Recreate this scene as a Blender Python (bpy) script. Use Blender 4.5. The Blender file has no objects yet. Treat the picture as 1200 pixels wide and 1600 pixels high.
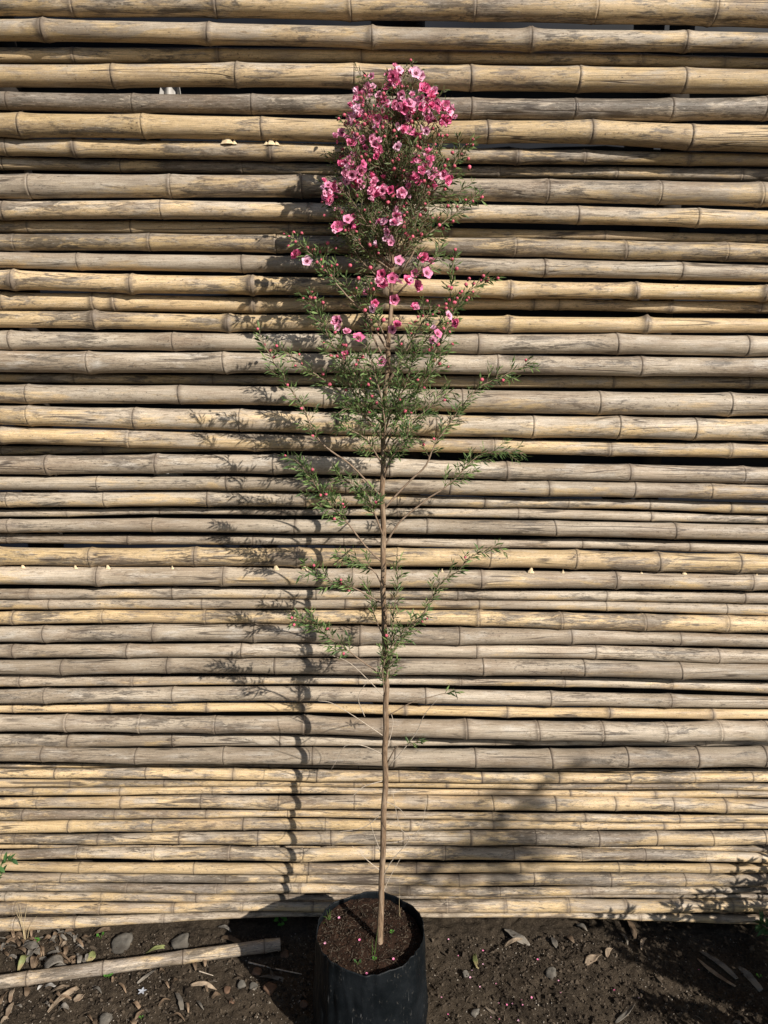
import bpy, math, random
import numpy as np
from mathutils import Vector, Matrix, noise as mnoise

C = bpy.context.scene
R = math.radians

# ------------------------------------------------------------------ camera
CAM_Y, CAM_Z, PITCH, FPX = -1.92, 1.69, R(12.0), 1155.0
cd = bpy.data.cameras.new('camera')
cam = bpy.data.objects.new('camera', cd)
C.collection.objects.link(cam)
cam.location = (0, CAM_Y, CAM_Z)
cam.rotation_euler = (R(90) - PITCH, 0, 0)
cd.sensor_fit = 'VERTICAL'
cd.sensor_height = 24.0
cd.sensor_width = 18.0
cd.lens = 24.0 * FPX / 1600.0
cd.clip_start, cd.clip_end = 0.05, 500
C.camera = cam
C.render.resolution_x, C.render.resolution_y = 768, 1024

# ------------------------------------------------------------------ world, sun, exposure
SUN_EL, SUN_AZ = R(32.0), R(137.8)          # azimuth clockwise from +Y
w = bpy.data.worlds.new('World')
C.world = w
w.use_nodes = True
nt = w.node_tree
bg = nt.nodes['Background']
sky = nt.nodes.new('ShaderNodeTexSky')
sky.sky_type = 'NISHITA'
sky.sun_disc = False
sky.sun_elevation = SUN_EL
sky.sun_rotation = SUN_AZ
nt.links.new(sky.outputs[0], bg.inputs[0])
bg.inputs[1].default_value = 0.06
sl = bpy.data.lights.new('sun', 'SUN')
sl.energy = 4.8
sl.angle = R(0.5)
sl.color = (1.0, 0.94, 0.86)
sun = bpy.data.objects.new('sun', sl)
C.collection.objects.link(sun)
to_sun = Vector((math.sin(SUN_AZ) * math.cos(SUN_EL), math.cos(SUN_AZ) * math.cos(SUN_EL), math.sin(SUN_EL)))
sun.rotation_euler = to_sun.to_track_quat('Z', 'Y').to_euler()
sun.location = (3, -3, 3)
C.view_settings.view_transform = 'Standard'
C.view_settings.look = 'None'
C.view_settings.exposure = 0.42
C.view_settings.gamma = 1.0

# ------------------------------------------------------------------ helpers
def ray(px, py):
    x, u = (px - 600) / FPX, -(py - 800) / FPX
    c, s = math.cos(PITCH), math.sin(PITCH)
    return Vector((x, c + u * s, -s + u * c))

def at(px, py, y):
    """the point of the plane Y=y that the photograph shows at (px, py)"""
    d = ray(px, py)
    return Vector((0, CAM_Y, CAM_Z)) + d * ((y - CAM_Y) / d.y)

def atz(px, py, z=0.0):
    d = ray(px, py)
    return Vector((0, CAM_Y, CAM_Z)) + d * ((z - CAM_Z) / d.z)

def smooth(a, b, x):
    t = max(0.0, min(1.0, (x - a) / (b - a)))
    return t * t * (3 - 2 * t)

class MB:
    """collects vertices, faces, per-face materials and per-vertex values"""
    def __init__(self):
        self.v, self.f, self.m, self.a = [], [], [], {}
        self.keys = set()
    def vert(self, p, **kw):
        i = len(self.v)
        self.v.append((p[0], p[1], p[2]))
        for k, x in kw.items():
            self.a.setdefault(k, {})[i] = x
        return i
    def face(self, idx, m=0):
        self.f.append(tuple(idx)); self.m.append(m)
    def tube(self, pts, rad, n=6, m=0, cap=True, wob=0.0, rng=None, **kw):
        pts = [Vector(p) for p in pts]
        N = len(pts)
        ref = None
        rings = []
        for i, p in enumerate(pts):
            t = (pts[min(i + 1, N - 1)] - pts[max(i - 1, 0)])
            t = t.normalized() if t.length > 1e-9 else Vector((0, 0, 1))
            if ref is None:
                ref = t.orthogonal().normalized()
            ref = (ref - t * ref.dot(t))
            ref = ref.normalized() if ref.length > 1e-6 else t.orthogonal().normalized()
            b = t.cross(ref)
            r = rad[i] if isinstance(rad, (list, tuple)) else rad
            ring = []
            for k in range(n):
                a = 2 * math.pi * k / n
                rr = r * (1 + (rng.uniform(-wob, wob) if wob else 0))
                ring.append(self.vert(p + (ref * math.cos(a) + b * math.sin(a)) * rr, **kw))
            rings.append(ring)
        for i in range(N - 1):
            for k in range(n):
                self.face((rings[i][k], rings[i][(k + 1) % n], rings[i + 1][(k + 1) % n], rings[i + 1][k]), m)
        if cap:
            self.face(rings[-1], m)
            self.face(rings[0][::-1], m)
    def leaf(self, p, d, nrm, L, W, m=0, fold=0.25, curl=0.0, seg=2, tipw=0.0, **kw):
        """a narrow folded leaf blade from p along d"""
        d = d.normalized()
        s = d.cross(nrm)
        if s.length < 1e-6: s = d.orthogonal()
        s.normalize()
        u = s.cross(d).normalized()
        prof = {2: (0.25, 1.0, 0.0), 4: (0.2, 0.85, 1.0, 0.7, 0.0), 3: (0.3, 1.0, 0.8, 0.0)}[seg]
        prev = None
        for i, wv in enumerate(prof):
            t = i / seg
            q = p + d * (L * t) + u * (-curl * L * t * t)
            ww = max(wv, 0.04) * W * 0.5
            c = self.vert(q, **kw)
            l = self.vert(q + s * ww + u * (fold * ww), **kw)
            r = self.vert(q - s * ww + u * (fold * ww), **kw)
            if prev:
                self.face((prev[0], prev[1], l, c), m)
                self.face((prev[2], prev[0], c, r), m)
            prev = (c, l, r)
    def build(self, name, mats, parent=None, smooth_=True):
        me = bpy.data.meshes.new(name)
        me.from_pydata(self.v, [], self.f)
        if not isinstance(mats, (list, tuple)): mats = [mats]
        for mt in mats: me.materials.append(mt)
        if len(mats) > 1:
            me.polygons.foreach_set('material_index', self.m)
        if smooth_:
            me.polygons.foreach_set('use_smooth', [True] * len(self.f))
        for k, dct in self.a.items():
            at_ = me.attributes.new(k, 'FLOAT', 'POINT')
            arr = np.zeros(len(self.v), dtype=np.float32)
            arr[list(dct.keys())] = list(dct.values())
            at_.data.foreach_set('value', arr)
        me.update()
        o = bpy.data.objects.new(name, me)
        C.collection.objects.link(o)
        if parent is not None: o.parent = parent
        return o

def tag(o, label=None, cat=None, group=None, kind=None):
    if label: o['label'] = label
    if cat: o['category'] = cat
    if group: o['group'] = group
    if kind: o['kind'] = kind
    return o

def empty(name, loc=(0, 0, 0)):
    o = bpy.data.objects.new(name, None)
    o.empty_display_size = 0.05
    C.collection.objects.link(o)
    o.location = loc
    return o

def place(o, parent, loc=None):
    """child of an Empty that stands away from the origin: keep world coordinates"""
    o.parent = parent
    o.matrix_parent_inverse = Matrix.Translation(parent.location).inverted()
    return o

# ------------------------------------------------------------------ material helpers
class NT:
    def __init__(self, name):
        self.m = bpy.data.materials.new(name)
        self.m.use_nodes = True
        self.t = self.m.node_tree
        self.b = self.t.nodes['Principled BSDF']
    def n(self, typ, **kw):
        nd = self.t.nodes.new(typ)
        for k, v in kw.items(): setattr(nd, k, v)
        return nd
    def put(self, sock, v):
        if hasattr(v, 'node'): self.t.links.new(v, sock)
        elif v is not None:
            if isinstance(v, tuple) and len(v) == 3 and len(sock.default_value) == 4: v = (*v, 1)
            sock.default_value = v
    def attr(self, name, typ='GEOMETRY', out='Fac'):
        a = self.n('ShaderNodeAttribute', attribute_name=name, attribute_type=typ)
        return a.outputs[out]
    def math(self, op, a, b=None, clamp=False):
        x = self.n('ShaderNodeMath', operation=op, use_clamp=clamp)
        self.put(x.inputs[0], a)
        if b is not None: self.put(x.inputs[1], b)
        return x.outputs[0]
    def mapr(self, v, a, b, c=0.0, d=1.0):
        x = self.n('ShaderNodeMapRange')
        x.clamp = True
        for i, q in enumerate((v, a, b, c, d)): self.put(x.inputs[i], q)
        return x.outputs[0]
    def mix(self, f, a, b, mode='MIX'):
        x = self.n('ShaderNodeMix', data_type='RGBA', blend_type=mode)
        self.put(x.inputs[0], f); self.put(x.inputs[6], a); self.put(x.inputs[7], b)
        return x.outputs[2]
    def vec(self, v, scale, offs=None):
        x = self.n('ShaderNodeVectorMath', operation='MULTIPLY')
        self.put(x.inputs[0], v); x.inputs[1].default_value = scale
        if offs is None: return x.outputs[0]
        y = self.n('ShaderNodeVectorMath', operation='ADD')
        self.put(y.inputs[0], x.outputs[0]); self.put(y.inputs[1], offs)
        return y.outputs[0]
    def noise(self, v, scale, detail=3, rough=0.55, dist=0.0):
        x = self.n('ShaderNodeTexNoise')
        self.put(x.inputs['Vector'], v)
        x.inputs['Scale'].default_value = scale
        x.inputs['Detail'].default_value = detail
        x.inputs['Roughness'].default_value = rough
        x.inputs['Distortion'].default_value = dist
        return x.outputs['Fac']
    def bump(self, h, strength, dist):
        x = self.n('ShaderNodeBump')
        x.inputs['Strength'].default_value = strength
        x.inputs['Distance'].default_value = dist
        self.put(x.inputs['Height'], h)
        self.put(self.b.inputs['Normal'], x.outputs[0])
    def base(self, col, rough=0.6, spec=0.3):
        self.put(self.b.inputs['Base Color'], col)
        self.put(self.b.inputs['Roughness'], rough)
        self.b.inputs['Specular IOR Level'].default_value = spec
    def objco(self):
        return self.n('ShaderNodeTexCoord').outputs['Object']
    def rand(self):
        return self.n('ShaderNodeObjectInfo').outputs['Random']

def bamboo_material():
    k = NT('weathered_bamboo')
    co = k.objco()
    oi = k.n('ShaderNodeObjectInfo')
    sep = k.n('ShaderNodeSeparateColor')
    k.put(sep.inputs[0], oi.outputs['Color'])
    yel, stain, pale = sep.outputs[0], sep.outputs[1], sep.outputs[2]
    off = k.n('ShaderNodeCombineXYZ')
    k.put(off.inputs[0], k.math('MULTIPLY', oi.outputs['Random'], 37.0))
    k.put(off.inputs[1], k.math('MULTIPLY', oi.outputs['Random'], 91.0))
    off = off.outputs[0]
    # tan and grey patches
    n1 = k.noise(k.vec(co, (6, 30, 30), off), 1.0, 6, 0.68, 0.4)
    ytoe = k.math('SUBTRACT', 0.75, k.math('MULTIPLY', yel, 0.56))
    ytoe = k.math('ADD', ytoe, k.math('MULTIPLY', k.attr('up'), 0.085))      # the sunned upper side has greyed, the underside kept its straw colour
    f1 = k.mapr(n1, k.math('SUBTRACT', ytoe, 0.05), k.math('ADD', ytoe, 0.06))
    n1b = k.noise(k.vec(co, (2.2, 14, 14), off), 1.0, 2)
    grey = k.mix(k.mapr(n1b, 0.38, 0.60), (0.31, 0.248, 0.18), (0.49, 0.41, 0.312))
    tan = k.mix(k.mapr(n1b, 0.3, 0.7), (0.50, 0.36, 0.185), (0.64, 0.475, 0.28))
    col = k.mix(f1, grey, tan)
    # silvery bloom
    n2 = k.noise(k.vec(co, (9, 40, 40), off), 1.0, 5, 0.65)
    col = k.mix(k.math('MULTIPLY', k.mapr(n2, 0.53, 0.68), k.math('ADD', 0.12, k.math('MULTIPLY', pale, 0.6))), col, (0.55, 0.51, 0.45))
    # grey mildew in streaky patches
    n3 = k.noise(k.vec(co, (11, 62, 62), off), 1.0, 7, 0.72, 0.6)
    n3b = k.noise(k.vec(co, (2.6, 11, 11), off), 1.0, 2)
    toe = k.math('SUBTRACT', 0.635, k.math('MULTIPLY', stain, 0.15))
    s3 = k.math('ADD', k.math('MULTIPLY', n3, 0.62), k.math('MULTIPLY', n3b, 0.42))
    f3 = k.mapr(s3, k.math('SUBTRACT', toe, 0.03), k.math('ADD', toe, 0.022))
    mil = k.mix(k.mapr(k.noise(k.vec(co, (8, 30, 30), off), 1.0, 3), 0.4, 0.6), (0.10, 0.083, 0.066), (0.235, 0.20, 0.165))
    col = k.mix(k.math('MULTIPLY', f3, 0.85), col, mil)
    n10 = k.noise(k.vec(co, (55, 230, 230), off), 1.0, 5, 0.7, 0.6)
    f10 = k.math('MULTIPLY', k.mapr(n10, 0.53, 0.59), k.mapr(s3, k.math('SUBTRACT', toe, 0.10), k.math('SUBTRACT', toe, 0.02)))
    col = k.mix(k.math('MULTIPLY', f10, 0.65), col, (0.085, 0.068, 0.05))
    # worn brown cloud along the pole
    n8 = k.noise(k.vec(co, (3.5, 16, 16), off), 1.0, 5, 0.62)
    col = k.mix(k.mapr(n8, 0.5, 0.68, 0, 0.5), col, (0.25, 0.175, 0.115))
    # small black spots
    n4 = k.noise(k.vec(co, (120, 240, 240), off), 1.0, 3, 0.6)
    n4b = k.noise(k.vec(co, (6, 18, 18), off), 1.0, 2)
    f4 = k.math('MULTIPLY', k.mapr(n4, 0.62, 0.68), k.mapr(n4b, 0.5, 0.62))
    col = k.mix(k.math('MULTIPLY', f4, 0.85), col, (0.05, 0.04, 0.03))
    # brown weather flakes along the grain
    n7 = k.noise(k.vec(co, (26, 150, 150), off), 1.0, 4, 0.7, 0.8)
    col = k.mix(k.math('MULTIPLY', k.mapr(n7, 0.58, 0.65), 0.5), col, (0.15, 0.10, 0.06))
    n9 = k.noise(k.vec(co, (30, 170, 170), k.math('ADD', off, 0) if False else off), 1.7, 4, 0.7, 0.5)
    col = k.mix(k.mapr(n9, 0.58, 0.66, 0, 0.45), col, (0.60, 0.53, 0.43))
    # fibres
    n5 = k.noise(k.vec(co, (14, 520, 520), off), 1.0, 3, 0.6)
    fib = k.mapr(n5, 0.3, 0.7, 0.66, 1.2)
    cmb = k.n('ShaderNodeCombineColor')
    for i in range(3): k.put(cmb.inputs[i], fib)
    col = k.mix(1.0, col, cmb.outputs[0], 'MULTIPLY')
    # drying cracks
    n6 = k.noise(k.vec(co, (1.1, 42, 42), off), 1.0, 1, 0.5)
    n6b = k.noise(k.vec(co, (3.5, 9, 9), off), 1.0, 2)
    crk = k.math('MULTIPLY', k.mapr(k.math('ABSOLUTE', k.math('SUBTRACT', n6, 0.5)), 0.005, 0.014, 1.0, 0.0), k.mapr(n6b, 0.49, 0.56))
    col = k.mix(k.math('MULTIPLY', crk, 0.8), col, (0.06, 0.045, 0.035))
    pep = k.noise(k.vec(co, (330, 700, 700), off), 1.0, 2, 0.6)
    pv = k.mapr(pep, 0.3, 0.7, 0.82, 1.16)
    cm2 = k.n('ShaderNodeCombineColor')
    for i in range(3): k.put(cm2.inputs[i], pv)
    col = k.mix(1.0, col, cm2.outputs[0], 'MULTIPLY')
    # old branch scars
    sc = k.attr('scar')
    scn = k.noise(k.vec(co, (170, 260, 260), off), 1.0, 4, 0.7)
    col = k.mix(k.math('MULTIPLY', sc, k.mapr(scn, 0.3, 0.5), True), col, k.mix(k.mapr(scn, 0.42, 0.6), (0.07, 0.05, 0.036), (0.24, 0.19, 0.14)))
    # joints
    band, line = k.attr('band'), k.attr('line')
    nb = k.math('MULTIPLY', band, k.mapr(k.noise(k.vec(co, (60, 90, 90), off), 1.0, 4, 0.7), 0.30, 0.5))
    col = k.mix(k.math('MULTIPLY', nb, 0.8), col, (0.17, 0.132, 0.098))
    col = k.mix(k.math('MULTIPLY', line, 0.9), col, (0.055, 0.04, 0.03))
    hs = k.n('ShaderNodeHueSaturation')
    k.put(hs.inputs['Color'], col)
    k.put(hs.inputs['Value'], k.mapr(oi.outputs['Random'], 0, 1, 0.84, 1.12))
    col = hs.outputs[0]
    k.base(col, k.mapr(n2, 0.3, 0.7, 0.42, 0.68), 0.32)
    h = k.math('SUBTRACT', k.math('ADD', k.math('MULTIPLY', n5, 0.5), k.math('MULTIPLY', n3, 0.6)), k.math('MULTIPLY', crk, 1.2))
    k.bump(h, 0.55, 0.0014)
    return k.m

def simple(name, col, rough=0.7, spec=0.25, var=0.25, scale=60, bump=0.0, tint=None, randamt=0.0):
    k = NT(name)
    co = k.objco()
    n = k.noise(co, scale, 4, 0.6)
    a = tuple(c * (1 - var) for c in col); b = tuple(min(1, c * (1 + var)) for c in col)
    c = k.mix(k.mapr(n, 0.3, 0.7), a, b)
    if tint:
        n2 = k.noise(co, scale * 0.3, 3)
        c = k.mix(k.mapr(n2, 0.48, 0.62), c, tint)
    if randamt:
        hs = k.n('ShaderNodeHueSaturation')
        k.put(hs.inputs['Color'], c)
        k.put(hs.inputs['Value'], k.mapr(k.rand(), 0, 1, 1 - randamt, 1 + randamt))
        c = hs.outputs[0]
    k.base(c, rough, spec)
    if bump: k.bump(n, 0.6, bump)
    return k.m

def leafy(name, dark, light, trans=0.3, rough=0.5):
    k = NT(name)
    v = k.attr('var')
    c = k.mix(v, dark, light)
    br = k.mix(k.attr('bronze'), c, (0.090, 0.070, 0.036))
    k.base(br, rough, 0.35)
    tr = k.n('ShaderNodeBsdfTranslucent')
    k.put(tr.inputs['Color'], br)
    mx = k.n('ShaderNodeMixShader')
    mx.inputs[0].default_value = trans
    k.t.links.new(k.b.outputs[0], mx.inputs[1]); k.t.links.new(tr.outputs[0], mx.inputs[2])
    k.t.links.new(mx.outputs[0], k.t.nodes['Material Output'].inputs['Surface'])
    return k.m

def petal_material(name, deep, palec, centre=None):
    k = NT(name)
    f = k.attr('rim')
    r = k.math('FRACT', k.math('ADD', k.rand(), k.attr('tone')))
    a = k.mix(r, deep, palec)
    edge = k.mix(k.mapr(r, 0.2, 1.0), tuple(min(1, c * 1.25 + 0.04) for c in deep), (0.90, 0.66, 0.78))
    c = k.mix(f, a, edge)
    k.base(c, 0.55, 0.2)
    tr = k.n('ShaderNodeBsdfTranslucent')
    k.put(tr.inputs['Color'], c)
    mx = k.n('ShaderNodeMixShader')
    mx.inputs[0].default_value = 0.25
    k.t.links.new(k.b.outputs[0], mx.inputs[1]); k.t.links.new(tr.outputs[0], mx.inputs[2])
    k.t.links.new(mx.outputs[0], k.t.nodes['Material Output'].inputs['Surface'])
    return k.m

M = {}
M['bamboo'] = bamboo_material()
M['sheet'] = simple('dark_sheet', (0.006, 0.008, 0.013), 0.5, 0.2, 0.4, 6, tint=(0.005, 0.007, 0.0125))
M['post'] = simple('old_post', (0.022, 0.017, 0.013), 0.8, 0.2, 0.4, 30)
M['torn'] = simple('torn_fibre', (0.66, 0.52, 0.33), 0.7, 0.2, 0.25, 200)
def bark_material():
    k = NT('flaky_bark')
    co = k.objco()
    a = k.noise(k.vec(co, (260, 260, 26)), 1.0, 5, 0.7, 0.4)
    b = k.noise(k.vec(co, (90, 90, 14)), 1.0, 3)
    c = k.mix(k.mapr(a, 0.4, 0.6), (0.11, 0.074, 0.047), (0.25, 0.168, 0.105))
    c = k.mix(k.mapr(b, 0.52, 0.6, 0, .8), c, (0.30, 0.22, 0.15))
    c = k.mix(k.mapr(a, 0.62, 0.66, 0, .8), c, (0.06, 0.04, 0.028))
    k.base(c, 0.85, 0.15)
    k.bump(a, 0.9, 0.002)
    return k.m
M['bark'] = bark_material()
M['twig'] = simple('grey_twig', (0.23, 0.165, 0.115), 0.8, 0.15, 0.3, 150)
M['deadtwig'] = simple('dead_twig', (0.44, 0.37, 0.29), 0.8, 0.15, 0.3, 150)
M['leaf'] = leafy('fine_leaf', (0.045, 0.095, 0.030), (0.27, 0.385, 0.13), 0.40)
M['bright'] = leafy('seedling_leaf', (0.05, 0.16, 0.02), (0.12, 0.32, 0.05))
M['broad'] = leafy('broad_leaf', (0.025, 0.07, 0.022), (0.08, 0.17, 0.05))
M['petal'] = petal_material('pink_petal', (0.73, 0.13, 0.31), (0.88, 0.47, 0.65))
M['eye'] = simple('flower_eye', (0.13, 0.012, 0.028), 0.5, 0.3, 0.3, 300)
M['bud'] = simple('bud', (0.58, 0.115, 0.165), 0.5, 0.3, 0.3, 300, randamt=0.3)
M['bag'] = None
M['drygrass'] = simple('dry_grass', (0.48, 0.38, 0.22), 0.7, 0.2, 0.25, 90)
M['grass'] = simple('green_blade', (0.09, 0.16, 0.035), 0.6, 0.3, 0.3, 90)
M['stone'] = simple('grey_stone', (0.14, 0.128, 0.108), 0.9, 0.15, 0.45, 45, 0.004, tint=(0.085, 0.075, 0.062), randamt=0.25)
M['brownstone'] = simple('brown_stone', (0.13, 0.078, 0.05), 0.85, 0.2, 0.35, 60, 0.002, randamt=0.35)
M['dryleaf'] = simple('dry_leaf', (0.12, 0.082, 0.052), 0.75, 0.2, 0.5, 70, 0.002, tint=(0.19, 0.135, 0.088), randamt=0.35)
M['greyleaf'] = simple('grey_leaf', (0.125, 0.112, 0.095), 0.8, 0.2, 0.5, 70, 0.002, tint=(0.20, 0.175, 0.14), randamt=0.3)
M['paleleaf'] = simple('pale_leaf', (0.28, 0.215, 0.15), 0.75, 0.2, 0.4, 70, 0.002, tint=(0.17, 0.12, 0.08), randamt=0.2)
M['greenleaf'] = simple('fading_leaf', (0.20, 0.22, 0.085), 0.6, 0.25, 0.3, 60, 0.0008, tint=(0.28, 0.22, 0.11))
M['scrap'] = simple('pale_scrap', (0.36, 0.34, 0.31), 0.5, 0.3, 0.2, 20)
M['white'] = simple('white_petal', (0.42, 0.44, 0.48), 0.6, 0.2, 0.1, 60)

def soil_material():
    k = NT('dark_soil')
    co = k.objco()
    a = k.noise(co, 9, 5, 0.6)
    b = k.noise(co, 160, 4, 0.65)
    c = k.mix(k.mapr(a, 0.35, 0.65), (0.023, 0.017, 0.0115), (0.056, 0.042, 0.028))
    c = k.mix(k.mapr(b, 0.48, 0.75), c, (0.085, 0.066, 0.046))
    v = k.n('ShaderNodeTexVoronoi'); v.inputs['Scale'].default_value = 210
    k.put(v.inputs['Vector'], co)
    sp = k.mapr(v.outputs['Distance'], 0.12, 0.2, 1.0, 0.0)
    sp = k.math('MULTIPLY', sp, k.mapr(k.noise(co, 70, 2), 0.52, 0.6))
    c = k.mix(k.math('MULTIPLY', sp, 0.8), c, (0.24, 0.21, 0.17))
    k.base(c, 0.92, 0.15)
    k.bump(k.math('ADD', b, k.math('MULTIPLY', k.noise(co, 420, 3), 0.6)), 0.9, 0.004)
    return k.m
M['soil'] = soil_material()

def potting_material():
    k = NT('potting_mix')
    co = k.objco()
    b = k.noise(co, 220, 5, 0.7)
    a = k.noise(co, 30, 3)
    c = k.mix(k.mapr(a, 0.35, 0.65), (0.014, 0.008, 0.0055), (0.034, 0.0185, 0.012))
    c = k.mix(k.mapr(b, 0.55, 0.75), c, (0.12, 0.065, 0.04))
    k.base(c, 0.95, 0.1)
    k.bump(b, 1.0, 0.004)
    return k.m
M['potting'] = potting_material()

def grit_material():
    k = NT('grit')
    v = k.attr('var')
    c = k.mix(k.mapr(v, 0.0, 0.7), (0.022, 0.016, 0.011), (0.085, 0.065, 0.046))
    c = k.mix(k.mapr(v, 0.86, 1.0), c, (0.32, 0.28, 0.23))
    k.base(c, 0.9, 0.15)
    return k.m
M['grit'] = grit_material()

def bag_material():
    k = NT('black_polythene')
    co = k.objco()
    n = k.noise(co, 14, 4, 0.6)
    c = k.mix(k.mapr(n, 0.4, 0.7), (0.0035, 0.005, 0.0062), (0.008, 0.010, 0.012))
    d = k.noise(k.vec(co, (1, 1, 0.5)), 130, 5, 0.75)
    d2 = k.noise(co, 22, 3)
    c = k.mix(k.math('MULTIPLY', k.mapr(d, 0.59, 0.71), k.mapr(d2, 0.45, 0.65)), c, (0.10, 0.092, 0.08))
    s = k.noise(k.vec(co, (260, 260, 14)), 1.0, 2)
    c = k.mix(k.math('MULTIPLY', k.mapr(s, 0.66, 0.72), k.mapr(d2, 0.5, 0.6)), c, (0.09, 0.09, 0.09))
    k.base(c, k.mapr(n, 0.3, 0.7, 0.40, 0.62), 0.16)
    k.bump(k.math('ADD', k.noise(co, 45, 3), k.math('MULTIPLY', d, 0.4)), 0.5, 0.003)
    return k.m
M['bag'] = bag_material()

# ------------------------------------------------------------------ ground
def ground_z(x, y):
    p = Vector((x, y, 0))
    far = max(abs(x), abs(y))
    z = 0.010 * mnoise.noise(p * 5.0) + 0.006 * mnoise.noise(p * 17.0 + Vector((3, 1, 0)))
    if far < 1.6:
        z += 0.006 * mnoise.noise(p * 50.0) + 0.0042 * mnoise.noise(p * 125.0)
    return z

def ground():
    def axis(lo, hi, step, far):
        a = list(np.arange(lo, hi + 1e-6, step))
        s, x = step, hi
        while x < far: s *= 1.5; x += s; a.append(x)
        s, x = step, lo
        while x > -far: s *= 1.5; x -= s; a.insert(0, x)
        return a
    xs, ys = axis(-1.25, 1.25, 0.0065, 60), axis(-0.75, 0.06, 0.0065, 60)
    mb = MB()
    nx = len(xs)
    for y in ys:
        for x in xs: mb.v.append((x, y, ground_z(x, y)))
    for j in range(len(ys) - 1):
        for i in range(nx - 1):
            mb.face((j * nx + i, j * nx + i + 1, (j + 1) * nx + i + 1, (j + 1) * nx + i))
    tag(mb.build('ground', M['soil']), kind='structure')
ground()

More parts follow.
